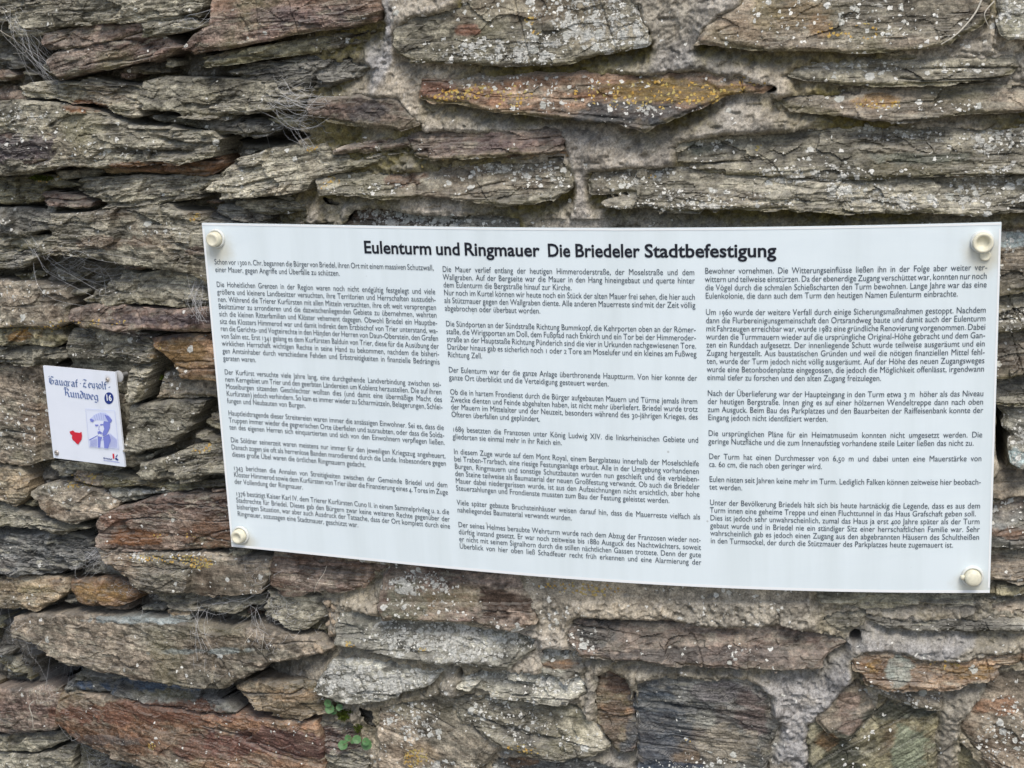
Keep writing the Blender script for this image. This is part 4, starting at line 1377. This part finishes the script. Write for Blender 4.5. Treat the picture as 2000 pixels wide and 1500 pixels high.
# heading
tab_t = build_glyphs(sorted(set("Eulenturm und Ringmauer Die Briedeler Stadtbefestigung")), 0.022)
words = [("Eulenturm", 712.5, 843, 494), ("und", 852.5, 898.5, 496.5), ("Ringmauer", 908.5, 1055, 499), ("Die", 1071, 1114.5, 500),
         ("Briedeler", 1124.5, 1250.5, 500.5), ("Stadtbefestigung", 1259.5, 1516.5, 500.5)]
items = []
vt = 0.190409
for w_, xa, xb, yb in words:
    ua, _ = px2uv(xa, yb)
    ub, _ = px2uv(xb, yb)
    V0 = tab_t[w_[0]][0][:, 0].min()
    lastV = tab_t[w_[-1]][0][:, 0].max()
    nat = sum(tab_t[c_][2] for c_ in w_[:-1]) + lastV - V0
    sx = (ub - ua) / nat
    items.append((w_, ua - V0 * sx, vt - .0008, sx, .0222, 0, 0))
lay_text(items, tab_t, lambda UV: sheet_v(UV[:, 0], UV[:, 1], .0006), "heading", MAT_INK, panel)


# ------------------------------------------------------------------ screw caps
def lathe(prof, seg, frame, name, mat, parent):
    o_, xa, ya, za = frame
    V_, F_ = [], []
    for r, h in prof:
        for i in range(seg):
            a = 2 * math.pi * i / seg
            V_.append(o_ + xa * (r * math.cos(a)) + ya * (r * math.sin(a)) + za * h)
    for k in range(len(prof) - 1):
        for i in range(seg):
            j = (i + 1) % seg
            F_.append((k * seg + i, k * seg + j, (k + 1) * seg + j, (k + 1) * seg + i))
    F_.append(tuple((len(prof) - 1) * seg + i for i in range(seg)))
    return mesh_obj(name, V_, F_, mat, parent, True)


MAT_CAP = simple("ivory_plastic", (0.70, 0.66, 0.50), .42, .4, .16, 120)
MAT_RING = simple("pale_plastic_ring", (0.66, 0.67, 0.62), .45, .4, .06, 150)
MAT_GRIME = simple("grime", (0.30, 0.27, 0.18), .8)
for k, (u, v) in enumerate(caps_uv):
    o_ = Vector(sheet(u, v, .0003))
    xa = (Vector(sheet(u + .01, v)) - Vector(sheet(u, v))).normalized()
    ya = Vector((0, 0, 1))
    za = xa.cross(ya).normalized()
    if za.y > 0:
        za = -za
    fr = (o_, xa, ya, za)
    sc = 1.0 if k < 2 else 1.02
    ring = lathe([(.0128 * sc, 0), (.0128 * sc, .0022), (.0118 * sc, .0033), (.0104 * sc, .0033), (.0100 * sc, .0018), (.0080, .0016)], 36, fr, "screw_cap_ring", MAT_RING, panel)
    if k == 2:   # lost its lid: open tube with a shadowed socket
        cp = lathe([(.0112, .0015), (.0112, .0070), (.0105, .0080), (.0088, .0080), (.0070, .0064), (.0062, .0028), (.0001, .0024)], 36, fr, "screw_cap", MAT_CAP, panel)
        tag(cp, "open ivory screw cap with a hollow centre")
        # lid hanging below on its hinge
        c0 = o_ + xa * .0035 - ya * .0150
        lathe([(.0062, 0), (.0062, .0016), (.0052, .0024), (.0040, .0020), (.0001, .0018)], 24, (c0, xa, ya, za), "cap_lid", MAT_CAP, panel)
    else:
        prot_ = .0125 if k < 2 else .0115
        top = [(.0096, .0016), (.0096, prot_ - .0025), (.0088, prot_ - .0006)]
        if k == 1:
            top += [(.0078, prot_), (.0058, prot_ - .0002), (.0046, prot_ - .0022), (.0001, prot_ - .0026)]
        elif k == 0:
            top += [(.0074, prot_), (.0060, prot_ - .0002), (.0050, prot_ - .0008), (.0001, prot_ - .0008)]
        else:
            top += [(.0070, prot_ + .0006), (.0040, prot_ + .0011), (.0001, prot_ + .0012)]
        lathe(top, 36, fr, "screw_cap", MAT_CAP, panel)
        if k == 3:
            c0 = o_ - xa * .0112 - ya * .0004
            lathe([(.0030, 0), (.0030, .0045), (.0022, .0056), (.0001, .0060)], 14, (c0, xa, ya, za), "hinge_knob", MAT_CAP, panel)

# ------------------------------------------------------------------ the small square plate
SP_C = np.array([-0.7536647, wally(-0.7536647) - .03, -0.0646811])
SP_R = rodr(np.array([-0.0318459, -0.00077890, -0.16096748]))
SW, SH = 0.136513, 0.138960


def sp3(UV, off):
    UV = np.asarray(UV, float)
    L3 = np.stack([UV[:, 0], np.full(len(UV), -off), UV[:, 1]], -1)
    return L3 @ SP_R.T + SP_C


def sp_uv(px, py):
    d = RM.T @ np.array([(px - 1000) / FPX, (py - 750) / FPX, 1.0])
    n = SP_R @ np.array([0, -1.0, 0])
    t = ((SP_C - CAMC) @ n) / (d @ n)
    L3 = SP_R.T @ (CAMC + t * d - SP_C)
    return L3[0], L3[2]


plate = empty("trail_sign", tuple(SP_C + SP_R @ np.array([0, 0, -SH / 2])))
tag(plate, "small square white trail sign with blue blackletter title, portrait and red shape", "sign")
MAT_PLATE = sheet_material("white_plastic_plate", (0.80, 0.83, 0.88), [(*sp3([sp_uv(211, 741)], 0)[0], .008, .45, (0.45, 0.38, 0.28))])
MAT_BLUE = simple("blue_print", (0.030, 0.065, 0.26), .5)
MAT_BLUE2 = simple("dark_blue_print", (0.012, 0.035, 0.20), .5)
MAT_LILAC = simple("pale_blue_print", (0.20, 0.23, 0.60), .5)
MAT_PALE = simple("faint_blue_print", (0.58, 0.63, 0.84), .5)
MAT_RED = simple("red_print", (0.62, 0.02, 0.04), .5)
MAT_STEEL = simple("screw_steel", (0.42, 0.38, 0.34), .45, .5, .2, 600, .6)
corn = [(-SW / 2, -SH / 2), (SW / 2, -SH / 2), (SW / 2, SH / 2), (-SW / 2, SH / 2)]
vv = list(sp3(corn, 0)) + list(sp3(corn, -.003))
mesh_obj("plate", vv, [(0, 1, 2, 3), (7, 6, 5, 4), (0, 4, 5, 1), (1, 5, 6, 2), (2, 6, 7, 3), (3, 7, 4, 0)], MAT_PLATE, plate)


def flat(polys, off, name, mat, parent):
    V_, F_ = [], []
    for p in polys:
        n = len(V_)
        V_ += list(sp3(p, off))
        F_.append(tuple(range(n, n + len(p))))
    return mesh_obj(name, V_, F_, mat, parent)


def ppx(pts):
    return [sp_uv(60 + x / 6.25, 690 + y / 6.25) for x, y in pts]


# blackletter strokes drawn with a broad nib, x-height 1
BL = {
 'G': [[(.95,1.45),(.55,1.62),(.15,1.25),(.12,.45),(.45,.02),(.85,.2),(.95,.75),(.6,.9)],[(.42,1.3),(.42,.35)],[(.0,1.5),(.3,1.65)]],
 'a': [[(.1,.85),(.45,1.0),(.62,.8),(.62,.12),(.75,.0)],[(.6,.55),(.2,.5),(.12,.2),(.35,.0),(.6,.15)]],
 'u': [[(.08,.95),(.18,.85),(.18,.18),(.38,.0),(.6,.15)],[(.55,.97),(.62,.85),(.62,.12),(.75,.0)]],
 'g': [[(.6,.9),(.35,1.0),(.12,.8),(.12,.25),(.35,.05),(.6,.2)],[(.55,1.0),(.64,.85),(.64,-.25),(.4,-.45),(.1,-.35)]],
 'r': [[(.08,.95),(.2,.85),(.2,.1),(.32,.0)],[(.2,.75),(.45,1.0),(.55,.88)]],
 'f': [[(.5,1.45),(.3,1.5),(.2,1.25),(.2,.1),(.3,.0)],[(.02,.95),(.48,.95)]],
 'Z': [[(.05,1.4),(.3,1.6),(.85,1.45),(.3,.75),(.1,.1),(.4,.15),(.7,.0),(.95,.25)],[(.2,.85),(.65,.85)]],
 'e': [[(.15,.5),(.55,.7),(.5,.92),(.3,1.0),(.12,.8),(.12,.2),(.32,.0),(.55,.18)]],
 'y': [[(.08,.95),(.18,.85),(.18,.25),(.4,.05),(.6,.25)],[(.55,1.0),(.62,.85),(.6,.0),(.3,-.4)]],
 'z': [[(.08,.85),(.3,1.0),(.5,.85),(.25,.5),(.5,.3),(.45,-.1),(.15,-.4)]],
 'o': [[(.3,1.0),(.12,.8),(.12,.2),(.35,.0),(.6,.2),(.6,.8),(.3,1.0)]],
 'l': [[(.1,1.5),(.2,1.4),(.2,.12),(.34,.0)]],
 'R': [[(.0,1.45),(.25,1.6),(.3,1.4),(.3,.2),(.1,.0)],[(.3,1.4),(.7,1.6),(.9,1.3),(.6,.9),(.35,.85)],[(.6,.9),(.8,.5),(.8,.15),(1.0,.0)]],
 'n': [[(.08,.95),(.18,.85),(.18,.1),(.28,.0)],[(.18,.75),(.45,1.0),(.62,.85),(.62,.12),(.75,.0)]],
 'd': [[(.2,1.5),(.6,1.1),(.62,.2),(.35,.0),(.12,.2),(.12,.75),(.35,.95),(.6,.8)]],
 'w': [[(.08,1.1),(.18,.95),(.18,.2),(.35,.0),(.55,.15)],[(.5,1.05),(.58,.9),(.58,.15),(.75,.0),(1.0,.2),(1.0,.8),(.8,1.05)]],
 '-': [[(.05,.55),(.4,.6)]],
}


def nib(chars_, p0, p1, hpx, wd=.25):
    """blackletter run from p0 to p1 (crop pixels), x-height hpx"""
    polys = []
    a0, a1 = np.array(ppx([p0])[0]), np.array(ppx([p1])[0])
    n = sum(max(q[0] for s_ in BL[c_] for q in s_) + .12 for c_ in chars_)
    sx = np.linalg.norm(a1 - a0) / n
    ex = (a1 - a0) / np.linalg.norm(a1 - a0)
    ey = np.array([-ex[1], ex[0]])
    hh = hpx / 6.25 / FPX * 2.15
    x = 0
    nb_ = np.array([.707, .707]) * wd
    for c_ in chars_:
        for s_ in BL[c_]:
            for i in range(len(s_) - 1):
                q = [np.array(s_[i]) - nb_ / 2, np.array(s_[i]) + nb_ / 2, np.array(s_[i + 1]) + nb_ / 2, np.array(s_[i + 1]) - nb_ / 2]
                q = [np.array([t[0] * 1.0, t[1]]) for t in q]
                polys.append([tuple(a0 + ex * (x + t[0]) * sx + ey * t[1] * hh) for t in q])
        x += max(q[0] for s_ in BL[c_] for q in s_) + .12
    return polys


po = nib("Gaugraf", (228, 372), (590, 412), 62) + nib("-", (606, 400), (625, 402), 60)
po += nib("Zeyzolf", (640, 412), (940, 440), 62) + nib("-", (955, 445), (985, 447), 60)
flat(po, .0006, "title_lettering", simple("slate_blue_print", (0.10, 0.16, 0.33), .5), plate)
flat(nib("Rundweg", (412, 522), (830, 575), 64), .0006, "title_lettering", simple("slate_blue_print_b", (0.10, 0.16, 0.36), .5), plate)
# numbered disc
cc = [(958 + 56 * math.cos(a), 547 + 72 * math.sin(a)) for a in [2 * math.pi * i / 28 for i in range(28)]]
disc = flat([ppx(cc)[::-1]], .0006, "number_disc", MAT_BLUE2, plate)
tab_n = build_glyphs(list("16Bridel"), 0.03)
a0 = np.array(ppx([(922, 572)])[0])
a1 = np.array(ppx([(997, 580)])[0])
ex = (a1 - a0) / np.linalg.norm(a1 - a0)
ey = np.array([-ex[1], ex[0]])


def on_plate(UV, org, ex, ey):
    return sp3([org + ex * p[0] + ey * p[1] for p in UV], .0010)


w16 = text_w("16", tab_n)
sxx = np.linalg.norm(a1 - a0) / w16
lay_text([("16", 0, 0, sxx, .0125, 0, 0)], tab_n, lambda UV: on_plate(UV, a0, ex, ey), "number", simple("white_print", (.8, .82, .86), .5), plate)
# red map shape
flat([ppx([(478,955),(520,940),(545,962),(600,970),(624,958),(630,1000),(626,1050),(600,1085),(585,1112),(560,1098),(545,1078),(520,1060),(505,1030),(512,1000),(490,985)])], .0008, "red_emblem", MAT_RED, plate)
# portrait print: a bearded man in a flat cap, plain drawing
pf = flat([ppx([(680,676),(1035,698),(1085,1170),(722,1140)]) ], .0005, "portrait", simple("portrait_paper", (0.765, 0.80, 0.885), .5), plate)
flat([ppx([(728,800),(760,770),(800,740),(860,718),(920,725),(975,770),(1000,815),(985,845),(955,835),(900,825),(850,822),(800,815),(765,835),(738,830)])], .0009, "portrait_cap", MAT_PALE, plate)
for q_ in ([(905,745),(960,765),(1000,812),(985,845),(955,835),(930,790)], [(728,800),(745,795),(780,812),(765,838),(738,830)]):
    flat([ppx(q_)], .0013, "portrait_cap_shade", MAT_LILAC, plate)
flat([ppx([(800,818),(900,826),(905,900),(895,985),(860,1020),(825,1000),(812,950),(818,900),(795,880)])], .0009, "portrait_face", simple("paper_white_print", (.76, .79, .88), .5), plate)
flat([ppx([(900,826),(975,838),(975,900),(955,950),(935,990),(890,1010),(880,980),(905,920),(890,870)]),
      ppx([(790,868),(835,866),(830,884),(800,890)]), ppx([(855,862),(890,860),(888,876),(858,882)]),
      ppx([(822,955),(850,945),(878,965),(872,990),(850,978),(828,985)])], .0013, "portrait_hair", MAT_LILAC, plate)
flat([ppx([(720,1050),(790,1010),(825,1000),(860,1030),(905,1015),(950,960),(1000,990),(1060,1045),(1075,1120),(1080,1165),(725,1138)])], .0009, "portrait_coat", simple("coat_print", (.68, .72, .87), .5), plate)
flat([ppx([(825,1010),(880,1022),(860,1070),(855,1150),(828,1148)]), ppx([(890,1020),(965,980),(985,1060),(950,1160),(905,1155),(900,1080)]),
      ppx([(720,1050),(822,998),(826,1004),(726,1062)])], .0013, "portrait_collar", MAT_LILAC, plate)
# engraved hatching of the portrait
def stroke(a, b, w, off, name, mat):
    (x0, y0), (x1, y1) = a, b
    L_ = math.hypot(x1 - x0, y1 - y0)
    px_, py_ = -(y1 - y0) / L_ * w / 2, (x1 - x0) / L_ * w / 2
    return [(x0 + px_, y0 + py_), (x1 + px_, y1 + py_), (x1 - px_, y1 - py_), (x0 - px_, y0 - py_)]


hl = []
for k in range(9):
    hl.append(stroke((742 + k * 9, 1060 + k * 3 - k * 6), (735 + k * 10, 1135), 3, 0, "", None))
for k in range(8):
    hl.append(stroke((985 + k * 10, 985 + k * 9), (960 + k * 14, 1150), 3, 0, "", None))
for k in range(7):
    hl.append(stroke((780 + k * 28, 752 - (3 - abs(3 - k)) * 10), (800 + k * 26, 808), 3, 0, "", None))
hl.append(stroke((846, 880), (838, 930), 5, 0, "", None))
hl.append(stroke((838, 930), (856, 934), 5, 0, "", None))
hl.append(stroke((845, 960), (872, 962), 6, 0, "", None))
hl.append(stroke((860, 1060), (900, 1050), 4, 0, "", None))
hatch = flat([ppx(q_)[::-1] for q_ in hl], .0016, "portrait_hatching", MAT_LILAC, plate)
hatch["kind"] = "stuff"
fr_ = [(680,676),(1035,698),(1085,1170),(722,1140)]
bord = flat([ppx(stroke(fr_[i], fr_[(i + 1) % 4], 4, 0, "", None))[::-1] for i in range(4)], .0018, "portrait_border", MAT_PALE, plate)
# small logo bottom right
a0 = np.array(ppx([(892, 1284)])[0])
a1 = np.array(ppx([(1000, 1300)])[0])
ex = (a1 - a0) / np.linalg.norm(a1 - a0)
ey = np.array([-ex[1], ex[0]])
sxx = np.linalg.norm(a1 - a0) / text_w("Briedel", tab_n)
lay_text([("Briedel", 0, 0, sxx, .0030, 0, 0)], tab_n, lambda UV: on_plate(UV, a0, ex, ey), "logo_lettering", MAT_BLUE2, plate)
flat([ppx([(1003,1222),(1022,1225),(1026,1285),(1006,1283)])], .0009, "logo_tower", MAT_RED, plate)
flat([ppx([(1030,1288),(1045,1270),(1078,1300),(1065,1308)]), ppx([(1040,1262),(1060,1232),(1066,1240),(1048,1270)])], .0009, "logo_stroke", MAT_BLUE2, plate)
flat([ppx([(895,1302),(1090,1328),(1090,1334),(895,1307)])], .0009, "logo_rule", MAT_LILAC, plate)
spn = Vector(SP_R @ np.array([0, -1.0, 0]))
spx = Vector(SP_R @ np.array([1.0, 0, 0]))
spz = Vector(SP_R @ np.array([0, 0, 1.0]))
for (x, y, r) in ((940, 322, .0032), (320, 1213, .0042)):
    u, v = ppx([(x, y)])[0]
    p0 = Vector(sp3([(u, v)], .0003)[0])
    lathe([(r, 0), (r * .95, .0010), (r * .7, .0019), (r * .35, .0022), (r * .3, .0012), (.0001, .0011)], 18, (p0, spx, spz, spn), "screw", MAT_STEEL, plate)
u, v = ppx([(1032, 296)])[0]
p0 = Vector(sp3([(u, v)], -.0060)[0])
lathe([(.0035, -.028), (.0035, -.0022), (.0084, -.0022), (.0084, -.0004), (.0078, 0), (.0001, .0003)], 28, (p0, spx, spz, spn), "spacer_washer", simple("grey_plastic", (.42, .42, .41), .6), plate)

bpy.data.objects.remove(fo)
bpy.data.curves.remove(fc)


# ------------------------------------------------------------------ plants, roots, webs
def surf(px, py, h):
    x, z = wpt(px, py)
    i = min(nx - 1, max(0, int((x - GX0) / C)))
    j = min(nz_ - 1, max(0, int((z - GZ0) / C)))
    top = max(TOP[j, i], M[j, i] if DST[j, i] < 0.004 else -.2)
    return onwall(x, z, float(top) + h)


def tube(pts, r0, r1, seg=5):
    V_, F_ = [], []
    n = len(pts)
    for i, p in enumerate(pts):
        t = (pts[min(i + 1, n - 1)] - pts[max(i - 1, 0)])
        t = t.normalized() if t.length > 1e-9 else Vector((1, 0, 0))
        a = t.cross(Vector((0, 1, .01))).normalized()
        b = t.cross(a)
        r = r0 + (r1 - r0) * i / max(1, n - 1)
        for k in range(seg):
            an = 2 * math.pi * k / seg
            V_.append(p + a * (r * math.cos(an)) + b * (r * math.sin(an)))
    for i in range(n - 1):
        for k in range(seg):
            k2 = (k + 1) % seg
            F_.append((i * seg + k, i * seg + k2, (i + 1) * seg + k2, (i + 1) * seg + k))
    return V_, F_


def join(parts):
    V_, F_ = [], []
    for v, f in parts:
        n = len(V_)
        V_ += v
        F_ += [tuple(i + n for i in q) for q in f]
    return V_, F_


def spline(ctrl, n):
    out = []
    c_ = [ctrl[0]] + list(ctrl) + [ctrl[-1]]
    m = len(ctrl) - 1
    for i in range(n + 1):
        t = i / n * m
        k = min(int(t), m - 1)
        f = t - k
        p0, p1, p2, p3 = c_[k], c_[k + 1], c_[k + 2], c_[k + 3]
        out.append(.5 * ((2 * p1) + (p2 - p0) * f + (2 * p0 - 5 * p1 + 4 * p2 - p3) * f * f + (3 * p1 - p0 - 3 * p2 + p3) * f ** 3))
    return out


MAT_LEAF = simple("leaf_green", (0.075, 0.165, 0.055), .5, .35, .25, 350)
MAT_MOSS = simple("moss_green", (0.085, 0.115, 0.018), .9, .1, .4, 500)
MAT_STEM = simple("stem", (0.20, 0.16, 0.09), .7)
MAT_WEB = simple("web_silk", (0.52, 0.515, 0.50), .9, .1)
MAT_ROOT = simple("dry_root", (0.50, 0.46, 0.38), .8, .2, .2, 300)


def leaf(center, r, nrm, roll):
    n = nrm.normalized()
    a = n.cross(Vector((0, 0, 1))).normalized()
    b = n.cross(a)
    V_ = [center - n * r * .25]
    F_ = []
    seg = 16
    for ring, (rr, dz) in enumerate(((.45, -.16), (.85, -.03), (1.0, -.02))):
        for i in range(seg):
            an = 2 * math.pi * i / seg + roll
            w = rr * (1 + .05 * math.cos(5 * an))
            if abs(i - 8) < 1:
                w *= .86
            V_.append(center + a * (r * w * math.cos(an)) + b * (r * w * math.sin(an)) + n * r * dz)
    for i in range(seg):
        j = (i + 1) % seg
        F_.append((0, 1 + i, 1 + j))
        F_.append((1 + i, 1 + seg + i, 1 + seg + j, 1 + j))
        F_.append((1 + seg + i, 1 + 2 * seg + i, 1 + 2 * seg + j, 1 + seg + j))
    return V_, F_


def seedling(rootpx, leaves, label):
    base = surf(*rootpx, -.004)
    t = empty("wall_plant", tuple(base))
    tag(t, label, "plant", "small wall plants in the joints")
    for (x, y, rp) in leaves:
        cpos = surf(x, y, .012 + rnd.uniform(0, .006))
        nrm = Vector((.25 + rnd.uniform(-.25, .25), -1, .45 + rnd.uniform(-.2, .3)))
        v, f = leaf(cpos, rp * rnd.uniform(.00062, .00082), nrm, rnd.uniform(0, 6))
        o = mesh_obj("leaf", v, f, MAT_LEAF, t, True)
        mid = (base + cpos) / 2 + Vector((0, -.006, -.002))
        v, f = tube(spline([base, mid, cpos], 8), .00045, .00035)
        mesh_obj("stem", v, f, MAT_STEM, t, True)
    return t


seedling((668, 1378), [(654.5, 1362, 8.5), (658, 1373, 8.5), (660, 1382, 7.5), (676, 1371, 7), (669, 1360, 5)], "upper tuft of small green leaves below the white lichened stone")
seedling((704, 1428), [(685.5, 1441, 9.5), (712, 1431, 7.5), (724.5, 1447, 10.5), (726, 1438, 8), (699, 1438, 7), (690, 1433, 6)], "lower sprig with round green leaves in the bottom mortar joint")


def moss(px, py, rx, ry, n, label):
    V_, F_ = [], []
    for i in range(n):
        a, q = rnd.uniform(0, 2 * math.pi), math.sqrt(rnd.random())
        c0 = surf(px + rx * q * math.cos(a), py + ry * q * math.sin(a), 0)
        hgt = rnd.uniform(.002, .006) * (1.2 - q * .6)
        dr = Vector((rnd.uniform(-.6, .6), -1, rnd.uniform(-.3, .9))).normalized()
        sd_ = dr.cross(Vector((rnd.uniform(-1, 1), 0, 1))).normalized() * .0008
        n0 = len(V_)
        V_ += [c0 - sd_, c0 + sd_, c0 + dr * hgt + sd_ * .6, c0 + dr * (hgt * 1.3), c0 + dr * hgt - sd_ * .6]
        F_.append((n0, n0 + 1, n0 + 2, n0 + 3, n0 + 4))
    o = mesh_obj("moss_tuft", V_, F_, MAT_MOSS)
    tag(o, label, "moss", "moss tufts in the joints")


moss(680, 1390, 14, 9, 420, "yellow-green moss cushion just below the upper small plant")
moss(702, 1420, 8, 8, 240, "green moss cushion between the two small plants")
moss(72, 350, 26, 5, 420, "dull moss strip under the long slab at upper left")
moss(300, 745, 4, 3, 60, "tiny moss speck beside the dark hole by the small sign")


def web(name, label, spans, jit, n, cat="cobweb", r=.00016):
    """spans: list of (x0,y0,x1,y1,h0,h1) px anchors between which silk strands run"""
    parts = []
    n = int(n * 1.3)
    for k in range(n):
        s_ = spans[k % len(spans)]
        if k % 4:   # short fibres felted onto the stone
            f = rnd.random()
            x0, y0 = s_[0] + (s_[2] - s_[0]) * f + rnd.gauss(0, jit), s_[1] + (s_[3] - s_[1]) * f + rnd.gauss(0, jit)
            an, ln_ = rnd.uniform(0, 6.28), rnd.uniform(6, 26)
            s_ = (x0, y0, x0 + ln_ * math.cos(an), y0 + ln_ * math.sin(an) * .7)
        jt = jit if k % 4 == 0 else 1
        a = surf(s_[0] + rnd.gauss(0, jt), s_[1] + rnd.gauss(0, jt), .001)
        b = surf(s_[2] + rnd.gauss(0, jt), s_[3] + rnd.gauss(0, jt), .001)
        L_ = (b - a).length
        if k % 4 and L_ > .028:
            continue
        mid = (a + b) / 2 + Vector((rnd.gauss(0, .12) * L_, -rnd.uniform(.002, .012), rnd.gauss(-.08, .10) * L_))
        q = (a + mid) / 2 + Vector((rnd.gauss(0, .06) * L_, -.002, rnd.gauss(0, .06) * L_))
        parts.append(tube(spline([a, q, mid, b], 9), r * rnd.uniform(.5, 1.2), r * rnd.uniform(.5, 1.0), 3))
    V_, F_ = join(parts)
    o = mesh_obj(name, V_, F_, MAT_WEB)
    tag(o, label, cat, "dusty cobwebs on the wall")


web("cobweb", "tangled grey cobweb hanging at the top left corner of the wall", [(40, 35, 110, 150), (15, 30, 85, 75), (45, 60, 120, 140), (70, 90, 80, 155)], 12, 80)
web("cobweb", "cobweb in the dark gap left of the big brown slab at the top", [(380, 45, 425, 20), (395, 30, 430, 45)], 7, 30)
web("cobweb", "pale cobweb over the left end of the short brown stone", [(560, 190, 640, 190), (540, 200, 620, 230), (560, 160, 600, 195)], 12, 80)
web("cobweb", "fuzzy cobweb on the mortar below the short brown stone", [(545, 225, 620, 280), (560, 240, 640, 215), (520, 270, 580, 240)], 14, 70)
web("cobweb", "wispy cobweb in the hollow under the slab left of the board", [(80, 480, 200, 560), (100, 530, 180, 500), (150, 500, 260, 530)], 16, 90)
web("cobweb", "cobweb across the dark crack at the left end of the large split stone", [(170, 1085, 205, 1075), (170, 1120, 230, 1080), (250, 1130, 320, 1185), (265, 1150, 300, 1190)], 8, 150)
web("cobweb", "large hanging cobweb under the stone below the board's left corner", [(400, 1185, 520, 1160), (520, 1120, 530, 1195), (500, 1200, 540, 1250), (525, 1190, 620, 1230), (400, 1200, 420, 1260), (540, 1170, 560, 1210)], 14, 150)
web("cobweb", "dark dusty cobweb in the deep cavity at the lower left", [(20, 1200, 90, 1260), (60, 1240, 130, 1330), (90, 1330, 150, 1350), (10, 1280, 90, 1300), (20, 1210, 40, 1280)], 16, 110)
web("cobweb", "thin cobweb along the bottom left edge below the red striped stone", [(200, 1460, 320, 1490), (160, 1470, 220, 1500), (140, 1440, 180, 1470)], 12, 60)
web("cobweb", "faint cobweb beside the board's left edge", [(385, 540, 405, 620), (380, 560, 400, 590)], 7, 70)


def root(pts, r, label, name="dry_root"):
    P_ = [surf(x, y, h) for x, y, h in pts]
    V_, F_ = tube(spline(P_, 26), r, r * .5, 6)
    o = mesh_obj(name, V_, F_, MAT_ROOT, None, True)
    tag(o, label, "root", "dry roots growing out of the joints")


root([(-6, 46, .01), (16, 34, .014), (36, 56, .02), (42, 88, .016), (30, 104, .014), (8, 106, .012)], .0007, "pale looping root at the far upper left edge")
root([(15, 55, .01), (14, 80, .016), (18, 98, .012)], .0004, "short thin root inside the looping root, upper left")
root([(84, 1362, .008), (76, 1372, .006), (80, 1392, .005), (82, 1414, .004)], .0010, "white root hanging down the brown stone at lower left")
root([(1912, -6, .006), (1900, 20, .006), (1880, 45, .006), (1855, 68, .006), (1830, 84, .004)], .0011, "tan root creeping along the top right mortar joint")
root([(1935, 2, .006), (1915, 26, .006), (1925, 52, .005)], .0008, "short tan root branching at the top right corner")
root([(646, 1100, .010), (644, 1112, .014), (636, 1130, .014), (632, 1146, .010)], .0004, "thin thread hanging below the board left of centre")
root([(534, 1225, .012), (536, 1240, .012), (530, 1262, .008)], .0005, "thin white thread dangling on the long pale slab")
root([(508, 1218, .012), (505, 1235, .01), (498, 1255, .008)], .0004, "shorter thread dangling left of the other on the pale slab")
# crumbs of old mortar clinging to the joint edge
V_all = []
t = empty("mortar_crumbs", tuple(surf(640, 1230, .0)))
tag(t, "knobbly tan mortar crumbs in the vertical joint below the board", "mortar")
for (x, y, r) in ((642, 1178, 7), (652, 1188, 8), (640, 1196, 6), (648, 1206, 8), (641, 1222, 7), (650, 1234, 8), (643, 1244, 7), (634, 1262, 8), (644, 1268, 8), (628, 1256, 6), (656, 1254, 7), (655, 1215, 6)):
    c0 = surf(x, y, 0)
    V_, F_ = [], []
    rr = r * .00075
    sg, rg = 12, 7
    ph = rnd.uniform(0, 9)
    for j in range(rg + 1):
        for i in range(sg):
            a, b = 2 * math.pi * i / sg, math.pi * j / rg
            k = 1 + .22 * math.sin(3 * a + ph) * math.sin(b) + .18 * math.sin(5 * b + ph + 2 * a) + rnd.uniform(-.1, .1)
            V_.append(c0 + Vector((math.cos(a) * math.sin(b), -math.cos(b) * .8, math.sin(a) * math.sin(b))) * (rr * k))
    for j in range(rg):
        for i in range(sg):
            F_.append((j * sg + i, j * sg + (i + 1) % sg, (j + 1) * sg + (i + 1) % sg, (j + 1) * sg + i))
    mesh_obj("crumb", V_, F_, simple("crumb_mortar", (.36, .29, .21), .9, .1, .3, 500) if not V_all else V_all[0], t, True)
    if not V_all:
        V_all.append(bpy.data.materials["crumb_mortar"])
